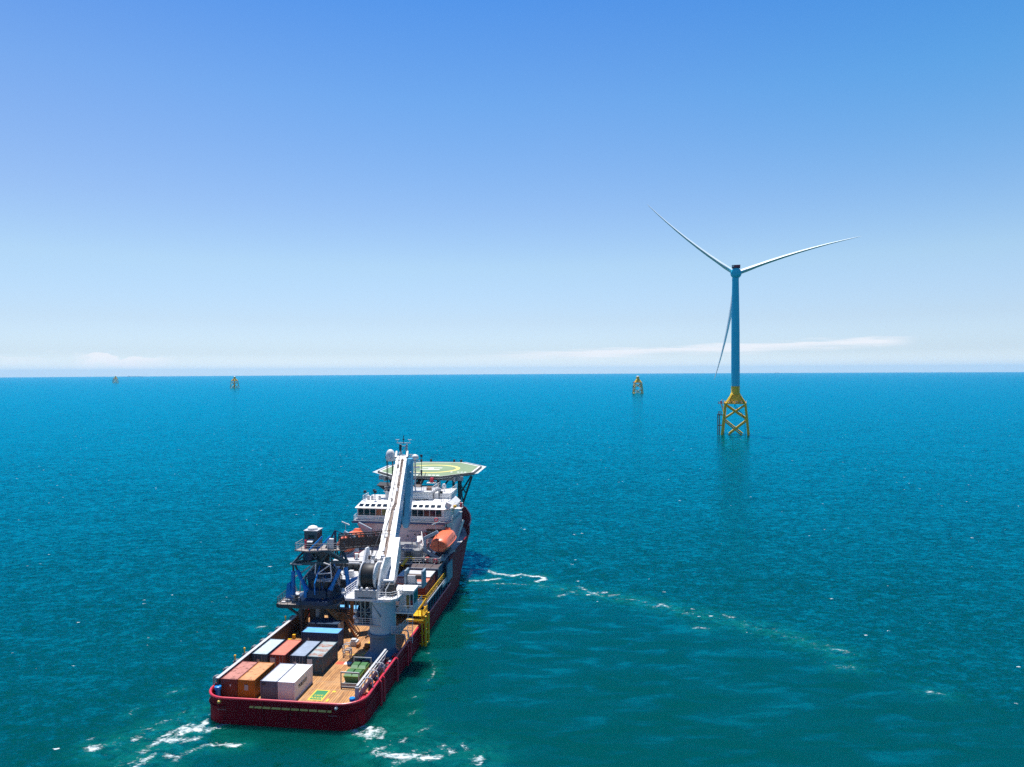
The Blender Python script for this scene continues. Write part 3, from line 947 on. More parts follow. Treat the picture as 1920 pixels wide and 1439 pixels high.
def bollard(x, y, mt, r=0.42, h=1.0):
    b = MB().lathe((x, y, DECK), [(r * 1.25, 0), (r * 1.25, 0.12), (r * 0.8, 0.2), (r * 0.8, h * 0.7), (r * 1.1, h * 0.78), (r * 1.1, h), (r * 0.9, h + 0.06)], 18)
    return b.build('bollard', mt, ship, True)
bollard(-10.1, 2.4, M['blue'], 0.42, 1.75); bollard(9.45, 1.7, M['blue'], 0.36, 1.5)
bollard(-10.85, 3.9, M['yellow'], 0.28, 1.55)
bollard(10.7, 24.6, M['yellow'], 0.25, 0.9); bollard(10.7, 26.0, M['yellow'], 0.25, 0.9)

# ------------------------------------------------------------------ containers
def corrugated(mb, p0, p1, z0, z1, depth=0.05, pitch=0.28, inward=(0, 1)):
    """a vertical corrugated panel from p0 to p1 (plan points)"""
    p0, p1 = Vector(p0), Vector(p1)
    L_ = (p1 - p0).length
    n = max(2, int(L_ / pitch))
    d = (p1 - p0) / L_
    iv = Vector(inward) * depth
    pts = []
    for i in range(n):
        for t, k in ((0.0, 0), (0.36, 0), (0.5, 1), (0.86, 1)):
            pts.append(p0 + d * (L_ * (i + t) / n) + iv * k)
    pts.append(p1)
    m = len(pts)
    vs = [(p.x, p.y, z0) for p in pts] + [(p.x, p.y, z1) for p in pts]
    mb.add(vs, [(i, i + 1, m + i + 1, m + i) for i in range(m - 1)])

def container(label, x0, y0, mt, lx=2.44, ly=6.06, z0=DECK + 0.02, roof=None, frame_mat=None, doors=None, lift=0.0, logo=None, text=None, group='freight containers on the work deck', h=2.59):
    """a freight container; doors is the end or side that carries the doors ('aft', None)"""
    z0 += lift
    x1, y1, z1 = x0 + lx, y0 + ly, z0 + h
    t = thing('freight_container', label, 'container', (x0 + lx / 2, y0 + ly / 2, z0), group)
    g = 0.06
    walls = MB()
    corrugated(walls, (x0 + .1, y1 - g), (x1 - .1, y1 - g), z0 + .15, z1 - .12, inward=(0, -1))
    corrugated(walls, (x0 + g, y0 + .1), (x0 + g, y1 - .1), z0 + .15, z1 - .12, inward=(1, 0))
    corrugated(walls, (x1 - g, y0 + .1), (x1 - g, y1 - .1), z0 + .15, z1 - .12, inward=(-1, 0))
    if not doors:
        corrugated(walls, (x0 + .1, y0 + g), (x1 - .1, y0 + g), z0 + .15, z1 - .12, inward=(0, 1))
    walls.build('wall', mt, t)
    rf = MB()
    n = 24
    long_y = ly > lx
    for i in range(n):      # shallow ribs across the roof
        if long_y:
            a = y0 + .1 + (ly - .2) * i / n; b = a + (ly - .2) / n
            rf.hexa([(x0 + .07, a, z1 - .06), (x1 - .07, a, z1 - .06), (x1 - .07, b, z1 - .06), (x0 + .07, b, z1 - .06),
                     (x0 + .07, a + .03, z1 - .03), (x1 - .07, a + .03, z1 - .03), (x1 - .07, b - .06, z1 - .03), (x0 + .07, b - .06, z1 - .03)])
        else:
            a = x0 + .1 + (lx - .2) * i / n; b = a + (lx - .2) / n
            rf.hexa([(a, y0 + .07, z1 - .06), (b, y0 + .07, z1 - .06), (b, y1 - .07, z1 - .06), (a, y1 - .07, z1 - .06),
                     (a + .03, y0 + .07, z1 - .03), (b - .06, y0 + .07, z1 - .03), (b - .06, y1 - .07, z1 - .03), (a + .03, y1 - .07, z1 - .03)])
    rf.build('roof', roof or mt, t)
    fr = MB()
    for x in (x0, x1 - .14):
        for y in (y0, y1 - .14):
            fr.box(x, x + .14, y, y + .14, z0 + .16, z1 - .14)
    for z in (z0 + .02, z1 - .13):
        for x in (x0 + .01, x1 - .12):
            fr.box(x, x + .11, y0 + .18, y1 - .18, z, z + .12)
        for y in (y0 + .01, y1 - .12):
            fr.box(x0 + .18, x1 - .18, y, y + .11, z, z + .12)
    cc = fr
    for x in (x0 - .01, x1 - .17):
        for y in (y0 - .01, y1 - .17):
            for z in (z0 - .01, z1 - .12):
                cc.box(x, x + .18, y, y + .18, z, z + .14)
    fr.build('frame', frame_mat or mt, t)
    if doors == 'aft':
        w = (lx - .30) / 2
        for k in range(2):
            xa = x0 + .14 + k * (w + .02)
            d = MB().box(xa, xa + w, y0 + .05, y0 + .10, z0 + .16, z1 - .15).build('door', mt, t)
            lb = MB()
            for q in (0.28, 0.72):
                lb.tube((xa + w * q, y0 + .02, z0 + .16), (xa + w * q, y0 + .02, z1 - .16), .025, n=6)
                lb.box(xa + w * q - .12, xa + w * q + .12, y0 - .01, y0 + .015, z0 + 1.0, z0 + 1.06)
            lb.build('locking_bar', M['grey'], d)
    if logo:
        for (u, v, w, hh, m_) in logo:   # plates on the aft end
            MB().box(x0 + u, x0 + u + w, y0 - .012, y0 + .07, z0 + v, z0 + v + hh).build('end_plate', m_, t)
    if text:
        text_mesh(text[0], text[1], 'lettering', M['dark'], t, (x1 - .03, y0 + ly * .45, z0 + h * 0.55), (0, 1, 0), (0, 0, 1), 0.02)
    return t

def paint(name, c, wear=RUST, amt=0.03, **k): return mat(name, c, 0.5, var=0.15, wear=wear, wear_amt=amt, **k)
C_brown = paint('shaded red brown container paint', (0.17, 0.030, 0.024)); C_brown_r = paint('sunlit red brown roof paint', (0.56, 0.24, 0.18), amt=0.10)  # here and below, roofs carry sunlight and walls carry shade in their paint
C_orange = paint('shaded ochre container paint', (0.42, 0.14, 0.010)); C_orange_r = paint('sunlit ochre roof paint', (0.68, 0.33, 0.14), amt=0.08)
C_grey = paint('shaded grey container paint', (0.12, 0.15, 0.21), amt=0.0); C_grey_r = paint('sunlit grey roof paint', (0.58, 0.59, 0.61), amt=0.02)
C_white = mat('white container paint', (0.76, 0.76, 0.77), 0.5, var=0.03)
C_pale = paint('shaded pale blue container paint', (0.05, 0.11, 0.17), amt=0.04); C_pale_r = paint('sunlit green grey roof paint', (0.52, 0.62, 0.62), amt=0.05)
C_salmon = paint('shaded red container paint', (0.22, 0.03, 0.025)); C_salmon_r = paint('sunlit salmon roof paint', (0.68, 0.21, 0.13), amt=0.03)
C_slate = paint('shaded dark blue container paint', (0.02, 0.05, 0.10)); C_slate_r = paint('sunlit blue grey roof paint', (0.32, 0.38, 0.47), amt=0.0)
C_rusty = paint('shaded teal blue container paint', (0.025, 0.085, 0.13), amt=0.07, wear_scale=0.8)
C_blue = paint('shaded mid blue container paint', (0.008, 0.05, 0.15), amt=0.0); C_blue_r = paint('sunlit blue roof paint', (0.13, 0.42, 0.75), amt=0.02)

def rusty_roof():
    m = mat('sunlit rust banded roof paint', (0.38, 0.43, 0.42), 0.6, var=0.15)  # base colour carries sunlight, the rust bands are wear
    nt = m.node_tree; N, L = nt.nodes.new, nt.links.new
    bs = nt.nodes['Principled BSDF']
    src = bs.inputs['Base Color'].links[0].from_socket
    tc = N('ShaderNodeTexCoord')
    sp = N('ShaderNodeSeparateXYZ'); L(tc.outputs['Object'], sp.inputs[0])
    n = N('ShaderNodeTexNoise'); n.inputs['Scale'].default_value = 1.3; n.inputs['Detail'].default_value = 7
    L(tc.outputs['Object'], n.inputs['Vector'])
    a = N('ShaderNodeMath'); a.operation = 'MULTIPLY_ADD'
    L(n.outputs[0], a.inputs[0]); a.inputs[1].default_value = 1.6; L(sp.outputs['Y'], a.inputs[2])
    s = N('ShaderNodeMath'); s.operation = 'SINE'
    k = N('ShaderNodeMath'); k.operation = 'MULTIPLY'; L(a.outputs[0], k.inputs[0]); k.inputs[1].default_value = 3.6
    L(k.outputs[0], s.inputs[0])
    r = N('ShaderNodeMapRange'); r.inputs[1].default_value, r.inputs[2].default_value = -0.15, 0.35
    L(s.outputs[0], r.inputs[0])
    n2 = N('ShaderNodeTexNoise'); n2.inputs['Scale'].default_value = 1.7; n2.inputs['Detail'].default_value = 9; n2.inputs['Roughness'].default_value = 0.75
    L(tc.outputs['Object'], n2.inputs['Vector'])
    r2 = N('ShaderNodeMapRange'); r2.inputs[1].default_value, r2.inputs[2].default_value = 0.35, 0.6
    L(n2.outputs[0], r2.inputs[0])
    q = N('ShaderNodeMath'); q.operation = 'MULTIPLY'; L(r.outputs[0], q.inputs[0]); L(r2.outputs[0], q.inputs[1])
    mx = N('ShaderNodeMix'); mx.data_type = 'RGBA'
    L(q.outputs[0], mx.inputs[0]); L(src, mx.inputs[6]); mx.inputs[7].default_value = (0.34, 0.12, 0.06, 1)
    L(mx.outputs[2], bs.inputs['Base Color'])
    return m
def contents():
    A, B = 2.86, 11.68
    container('red brown container with sunlit pink roof in the port aft corner of the deck', -9.95, A, C_brown, roof=C_brown_r, logo=[(1.35, 1.6, .12, .25, M['sign_white'])])
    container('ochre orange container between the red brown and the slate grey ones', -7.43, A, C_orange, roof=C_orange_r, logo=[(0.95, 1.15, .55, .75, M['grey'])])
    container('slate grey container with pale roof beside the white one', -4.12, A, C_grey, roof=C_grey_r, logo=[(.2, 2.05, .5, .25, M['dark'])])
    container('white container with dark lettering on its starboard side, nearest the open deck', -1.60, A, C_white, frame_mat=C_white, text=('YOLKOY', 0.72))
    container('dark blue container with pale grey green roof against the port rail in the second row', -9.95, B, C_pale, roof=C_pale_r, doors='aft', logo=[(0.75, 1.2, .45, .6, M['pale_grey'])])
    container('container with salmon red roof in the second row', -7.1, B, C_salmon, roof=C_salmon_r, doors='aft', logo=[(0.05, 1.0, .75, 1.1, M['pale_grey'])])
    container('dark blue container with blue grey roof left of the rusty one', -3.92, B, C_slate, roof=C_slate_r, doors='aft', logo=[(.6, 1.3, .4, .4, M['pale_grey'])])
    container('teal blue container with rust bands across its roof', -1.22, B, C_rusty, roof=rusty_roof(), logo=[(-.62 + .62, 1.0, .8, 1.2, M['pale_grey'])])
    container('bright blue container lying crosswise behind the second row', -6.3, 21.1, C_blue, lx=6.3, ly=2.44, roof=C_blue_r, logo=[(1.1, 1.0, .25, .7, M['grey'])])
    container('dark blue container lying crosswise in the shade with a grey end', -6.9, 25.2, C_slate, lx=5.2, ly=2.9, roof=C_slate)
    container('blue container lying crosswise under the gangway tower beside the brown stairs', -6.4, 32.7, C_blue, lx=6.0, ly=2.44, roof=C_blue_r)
contents()
MB().box(-1.72, -1.66, 25.35, 27.95, DECK + .2, 4.6).build('grey_bulkhead', M['grey'], ship)

# green waste skips in an open rack by the starboard rail
def skips():
    rack = thing('skip_rack', 'open grey steel rack beside the starboard rail', 'rack', (7.1, 9, DECK))
    f = MB()
    x0, x1, y0, y1, z1 = 5.55, 8.2, 7.8, 13.2, 4.35
    for x in (x0, x1):
        for y in (y0, y1):
            f.bar((x, y, DECK), (x, y, z1), 0.13)
    for y in (y0, y1):
        f.bar((x0 - .06, y, z1), (x1 + .06, y, z1), 0.14)
    for x in (x0, x1):
        f.bar((x, y0, DECK + .12), (x, y1, DECK + .12), 0.12)
    f.bar((x0, y0, DECK + .6), (x1, y0, DECK + .6), 0.12)
    f.bar((x0, y0, DECK + .12), (x1, y0, DECK + .12), 0.14)
    f.build('frame', M['grey'], rack)
    MB().box(x0 + .05, x1 - .05, y0 - .07, y0 + .07, z1 - .10, z1 + .10).build('top_bar', M['pale_grey'], rack)
    MB().box(x0 + .1, x1 - .1, y0 - .06, y0 - .01, DECK + .25, DECK + .65).build('name_board', M['grey'], rack)
    def skip(y, label):
        t = thing('waste_skip', label, 'skip', (6.9, y, DECK), 'green waste skips')
        b = MB()
        z0, z = DECK + .2, DECK + 1.35
        b.hexa([(6.0, y + .2, z0), (7.8, y + .2, z0), (7.8, y + 1.9, z0), (6.0, y + 1.9, z0), (5.8, y, z), (8.0, y, z), (8.0, y + 2.1, z), (5.8, y + 2.1, z)])
        b.build('body', M['green'], t)
        MB().box(5.72, 8.08, y - .06, y + 2.16, z, z + .12).build('rim', mat('bright green rim paint', (0.16, 0.34, 0.05), 0.5), t)
        for k in range(2):
            xa = 5.76 + k * 1.18
            MB().hexa([(xa, y, z + .12), (xa + 1.1, y, z + .12), (xa + 1.1, y + 2.1, z + .12), (xa, y + 2.1, z + .12),
                       (xa + .08, y + .5, z + .42), (xa + 1.02, y + .5, z + .42), (xa + 1.02, y + 1.7, z + .42), (xa + .08, y + 1.7, z + .42)]).build('lid', M['green'], t)
    skip(8.3, 'green skip with two lids nearest the stern, inside the open end of the rack')
    skip(10.9, 'green skip in the shade at the forward end of the rack')
skips()

# ------------------------------------------------------------------ the ship: houses, bridge, mast, helideck
def part(mb, name, m, parent=None, smooth=False, bevel=0):
    return mb.build(name, M[m] if isinstance(m, str) else m, parent or ship, smooth, bevel)
def P_(n): return MB().box(*n)

def superstructure():
    # forecastle and boat decks
    fo = [(x * .985, y, z) for x, y, xw, yw, z in OUT if y >= 54.05]
    part(MB().prism([(x, y) for x, y, z in fo], 8.0, 8.25), 'forecastle_deck', 'pale_grey')
    part(P_((-11.1, 11.1, 53.6, 54.0, DECK, 8.0)), 'forecastle_bulkhead', 'grey')
    part(P_((-10.6, 10.6, 48.5, 61, 8.75, 9.0)), 'boat_deck', 'pale_grey')
    # accommodation block, aft wall at y = 60
    acc = part(P_((-10.3, 8.6, 60, 80, 8.3, 14.85)), 'accommodation', mat('pinkish white wall paint', (0.80, 0.63, 0.63), .45, var=.06, wear=(.5, .36, .32), wear_amt=.05, stretch=(1, 1, .3)))
    part(P_((-6.0, -1.5, 59.7, 60.0, 12.75, 12.85)).box(1.0, 6.5, 59.7, 60, 12.75, 12.85), 'wall_ledge', 'pale_grey', acc)
    for x, z0 in ((3.0, 9.05), (-4.6, 9.05), (6.8, 9.05)):
        d = part(P_((x, x + .85, 59.94, 60.0, z0, z0 + 2.0)), 'door', mat('blue grey door paint', (0.08, 0.14, 0.22), 0.5), acc)
        part(P_((x + .66, x + .74, 59.89, 59.95, z0 + .95, z0 + 1.1)), 'handle', 'grey', d)
    for x, z in ((2.2, 12.0), (3.2, 11.9), (-6.5, 12.1), (0.6, 11.6)):
        part(P_((x, x + .28, 59.92, 60, z, z + .3)), 'wall_fitting', 'dark', acc)
    part(P_((4.9, 8.4, 59.93, 60, 11.4, 13.4)), 'recess_shade_panel', 'brown_steel', acc)  # flat panel, the shade of a recess put into its dark colour
    part(MB().path([(8.9, 60.3, 9), (8.9, 60.3, 14.7)], .09).path([(8.9, 62, 9), (8.9, 62, 14.7)], .09), 'drain_pipe', 'pale_grey', acc)
    lad = MB().ladder((9.3, 61, 9), (8.9, 61, 18.6), .6, (0, 1, 0)).build('ladder', M['pale_grey'], ship)
    for x in (-9, 7):
        part(MB().box(x, x + 1.2, 58.9, 59.6, 9, 10.1), 'deck_locker', 'white')
    # bridge
    sl = [(-11.4, 61), (-11.0, 58.6), (9.2, 58.6), (10.6, 60.2), (10.6, 71), (-11.4, 71)]
    part(MB().prism(sl, 14.87, 15.15), 'bridge_walkway', 'grey')
    part(MB().prism([(-11.42, 58.55), (9.25, 58.55), (9.25, 58.62), (-11.42, 58.62)], 14.72, 15.0).box(-11.3, 9.2, 58.62, 60, 14.6, 14.86), 'walkway_edge', mat('navy trim paint', (0.05, 0.10, 0.22), 0.5))
    rl = MB().rail([(-11.3, 61.5, 15.15), (-10.9, 58.7, 15.15), (9.1, 58.7, 15.15), (10.5, 60.3, 15.15), (10.5, 66, 15.15)], 1.0, 1.9, .04)
    part(rl, 'walkway_railing', 'white')
    bw = [(-10.9, 60.9), (-10.6, 60.1), (8.75, 60.1), (10.0, 61.6), (10.0, 70.5), (-10.9, 70.5)]
    br = part(MB().prism(bw, 15.15, 17.62), 'bridge', 'white')
    def ring(k, z):
        return [(-10.9 - .35 * k, 60.9, z), (-10.6 - .35 * k, 60.1 - .55 * k, z), (8.75 + .3 * k, 60.1 - .55 * k, z), (10.0 + .4 * k, 61.6, z), (10.0 + .3 * k, 70.6, z), (-10.9 - .35 * k, 70.6, z)]
    top = [(-10.3, 62.3, 18.85), (-9.9, 61.6, 18.85), (8.3, 61.6, 18.85), (9.3, 62.6, 18.85), (9.3, 70, 18.85), (-10.3, 70, 18.85)]
    part(MB().loft([ring(0.6, 17.62), ring(1, 17.72), top]), 'bridge_roof', 'white', br)
    xs = [-10.2 + .02]
    gl = ['glass', 'glass', 'glass', 'lit_glass', 'yel_glass', 'glass', 'glass', 'glass', 'red_glass', 'glass', 'glass', 'red_glass', 'red_glass', 'glass']
    n = len(gl)
    span = 18.7
    for i in range(n):
        xa = -10.35 + i * span / n
        w = span / n - .17
        wn = part(P_((xa, xa + w, 60.03, 60.1, 16.12, 17.40)), 'bridge_window', gl[i], br)
        # skylight above, on the sloping front of the roof
        f0, f1 = 0.22, 0.62
        def rp(x, f): 
            return Vector((x, 59.55 + (61.6 - 59.55) * f, 17.72 + (18.85 - 17.72) * f)) + Vector((0, -0.02, 0.036))
        q = [rp(xa + .12, f0), rp(xa + w - .1, f0), rp(xa + w - .1, f1), rp(xa + .12, f1)]
        part(MB().extrude(q, (0, 0.015, -0.026)), 'roof_skylight', 'glass', br)
    part(P_((-10.5, 8.6, 60.02, 60.09, 16.0, 16.1)), 'window_sill', 'pale_grey', br)
    part(P_((-1.6, 1.0, 60.04, 60.1, 15.3, 16.0)).box(-3.9, -1.9, 60.04, 60.1, 15.3, 15.9), 'lower_window_band', 'glass', br)
    # roof of the bridge
    part(MB().rail([(-10.1, 66, 18.85), (-10.0, 62, 18.85), (8.2, 62, 18.85), (9.1, 62.9, 18.85), (9.1, 69, 18.85)], 1.1, 1.7, .045), 'roof_railing', 'white')
    th = part(P_((-5.6, 4.9, 64.3, 73, 18.85, 20.5)), 'top_house', 'white')
    part(P_((-5.9, 5.2, 64.0, 73.3, 20.5, 20.65)), 'top_house_roof', 'pale_grey', th)
    part(P_((-5.0, -1.4, 64.22, 64.3, 18.9, 19.1)).box(-1.4, 4.4, 64.2, 64.3, 18.9, 19.05), 'skirting', 'dark', th)
    part(MB().rail([(-5.7, 73, 20.65), (-5.7, 64.2, 20.65), (5.0, 64.2, 20.65), (5.0, 73, 20.65)], 1.0, 1.9, .045), 'top_railing', 'white')
    part(MB().lathe((3.95, 65.2, 18.86), [(.62, 0), (.62, 1.5), (.66, 1.55), (.66, 1.7), (.1, 1.8)], 16), 'white_cylinder', 'white', None, True)
    part(P_((3.4, 4.5, 66, 67, 20.65, 21.4)), 'instrument_box', 'stair')
    part(P_((6.1, 6.6, 66, 66.5, 18.85, 20.6)).box(6.0, 6.7, 65.9, 66.6, 20.6, 21.1), 'searchlight', 'grey')
    part(MB().lathe((6.9, 68.5, 18.85), [(.1, 0), (.1, 2.0), (.45, 2.1), (.5, 2.5), (.3, 2.95), (.02, 3.05)], 14), 'small_radome', 'white', None, True)
    part(P_((5.2, 9.0, 66, 73, 18.86, 20.1)), 'side_house', 'white')
    part(MB().rail([(5.3, 66.2, 20.1), (8.9, 66.2, 20.1), (8.9, 73, 20.1)], 1.0, 1.6, .045), 'side_house_railing', 'white')
    # tilted white panel and open frame on the starboard bridge wing
    part(MB().hexa([(8.6, 60.4, 17.75), (9.7, 60.6, 17.35), (9.7, 60.75, 17.35), (8.6, 60.55, 17.75), (9.2, 60.4, 19.15), (10.4, 60.6, 18.6), (10.4, 60.75, 18.6), (9.2, 60.55, 19.15)]), 'wing_panel', 'white')
    part(P_((10.3, 10.9, 62.4, 63, 17.6, 18.1)), 'wing_light_box', 'yellow')
    part(MB().rail([(10.1, 63, 17.3), (11.9, 63, 17.3), (11.9, 65, 17.3), (10.1, 65, 17.3)], 1.0, 1, .05, 2).box(10.0, 12, 62.9, 65.1, 17.18, 17.3), 'wing_platform', 'white')
    part(MB().tube((11.9, 63, 17.6), (11.9, 63, 18.6), .22), 'sidelight', 'cap_pink')
    rr = random.Random(3)
    for k in range(7):
        x, y, z = 9.4 + rr.random() * .9, 61.2 + rr.random() * 3, 15.2
        part(MB().path([(x, y, z), (x + rr.uniform(-.3, .5), y + .2, z + 1.1), (x + .3, y, z + 2.0)], .07), 'wing_pipe', 'white')
    for x, y in ((-9.6, 62.3), (-7.2, 62.2), (-8, 64), (7.5, 63), (0, 62.5)):
        part(MB().tube((x, y, 18.85), (x, y, 20.8), .05).box(x - .28, x + .28, y - .2, y + .2, 20.6, 21.1), 'deck_light', 'dark')
    for x in (-9.2, -8.3, -6.6):
        part(MB().lathe((x, 63.4, 18.85), [(.3, 0), (.3, .9), (.05, 1.1)], 10), 'roof_ventilator', 'pale_grey', None, True)
    # exhaust cowls
    for x, y, z, k in ((-4.8, 66.2, 20.65, 1.25), (-3.4, 69, 21.6, 1.1)):
        part(MB().loft([[(x - 1.0 * k, y - 1, z), (x + .9 * k, y - 1, z), (x + .9 * k, y + 1, z), (x - 1.0 * k, y + 1, z)],
                        [(x - 1.5 * k, y - 1.3, z + .55), (x + .9 * k, y - 1.3, z + .55), (x + .9 * k, y + 1, z + .9), (x - 1.5 * k, y + 1, z + .9)],
                        [(x - 2.3 * k, y - 1.5, z + 1.25), (x + .7 * k, y - 1.2, z + 1.0), (x + .7 * k, y + 1, z + 1.4), (x - 2.3 * k, y + 1, z + 1.6)]]), 'exhaust_cowl', 'black')
    # mast
    mt = MB()
    for x in (-2.5, -1.1):
        mt.loft([[(x - .32, 65.6, 20.6), (x + .32, 65.6, 20.6), (x + .32, 66.6, 20.6), (x - .32, 66.6, 20.6)],
                 [(x - .16, 65.9, 31.0), (x + .16, 65.9, 31.0), (x + .16, 66.3, 31.0), (x - .16, 66.3, 31.0)]])
    for z in (23.5, 26, 28.5, 30.5):
        mt.box(-2.6, -1.0, 65.85, 66.25, z, z + .14)
    for z0 in (21.6, 24, 26.3, 28.6):
        mt.bar((-2.5, 66.1, z0), (-1.1, 66.1, z0 + 2), .09)
    mast = part(mt, 'mast', 'pale_grey')
    part(P_((-3.35, -.2, 65.95, 66.15, 31.2, 31.4)), 'yardarm', 'white', mast)
    part(MB().tube((-1.8, 66.05, 31), (-1.8, 66.05, 33.0), .08).box(-2.0, -1.6, 65.9, 66.2, 32.0, 32.25), 'topmast', 'dark', mast)
    for x in (-3.2, -.35):
        part(MB().tube((x, 66.05, 31.4), (x, 66.05, 31.95), .05).box(x - .4, x + .4, 65.9, 66.2, 31.95, 32.08), 'antenna', 'white', mast)
    part(P_((-2.6, -2.1, 65.3, 65.6, 29.6, 31.0)), 'signal_lamp', 'dark', mast)
    for z, x0, x1 in ((28.0, -4.3, -2.3), (27.2, -1.2, 1.8), (25.7, -1.2, 1.9), (26.0, -4.2, -2.4), (24.5, -.9, 2.2)):
        part(P_((x0, x1, 65.6, 66.4, z, z + .14)).rail([(x0, 65.6, z + .14), (x1, 65.6, z + .14)], .8, 1.2, .03, 2), 'mast_platform', 'white', mast)
    for x, z, w in ((-.2, 28.6, 1.7), (0.9, 25.9, 1.9), (-3.6, 26.4, 1.6)):
        part(MB().tube((x, 66, z - .5), (x, 66, z), .12).bar((x - w / 2, 66, z + .08), (x + w / 2, 66, z + .08), .22, .16), 'radar_scanner', 'white', mast)
    rad = MB().lathe((-4.85, 66, 28.0), [(.86, -.75), (.98, -.6), (1.02, 0), (1.0, .6), (.92, 1.02), (.75, 1.42), (.5, 1.7), (.2, 1.84), (.02, 1.87)], 22)
    rd = part(rad, 'large_radome', 'white', None, True)
    part(MB().tube((-4.4, 66, 20.6), (-4.4, 66, 27.3), .14).tube((-5.5, 66, 20.6), (-5.5, 66, 27.3), .10).box(-5.8, -4, 65.6, 66.4, 27.15, 27.28), 'radome_stand', 'dark', rd)
    rad = MB().lathe((.85, 66, 28.0), [(.55, -.35), (.74, -.1), (.78, .1), (.7, .42), (.45, .66), (.15, .76), (.02, .78)], 18)
    rd = part(rad, 'radome', 'white', None, True)
    part(MB().tube((.85, 66, 20.6), (.85, 66, 27.6), .16).box(.2, 1.8, 65.6, 66.4, 27.3, 27.42), 'radome_stand', 'pale_grey', rd)
    for x, z in ((-5.75, 28.3), (2.3, 28.7)):
        part(MB().tube((x, 66, 20.6), (x, 66, z), .06).box(x - .25, x + .25, 65.8, 66.2, z - .5, z), 'whip_aerial', 'dark')
    part(MB().tube((2.3, 66, 24), (2.3, 66, 25.3), .2), 'aerial_coil', 'dark')
superstructure()

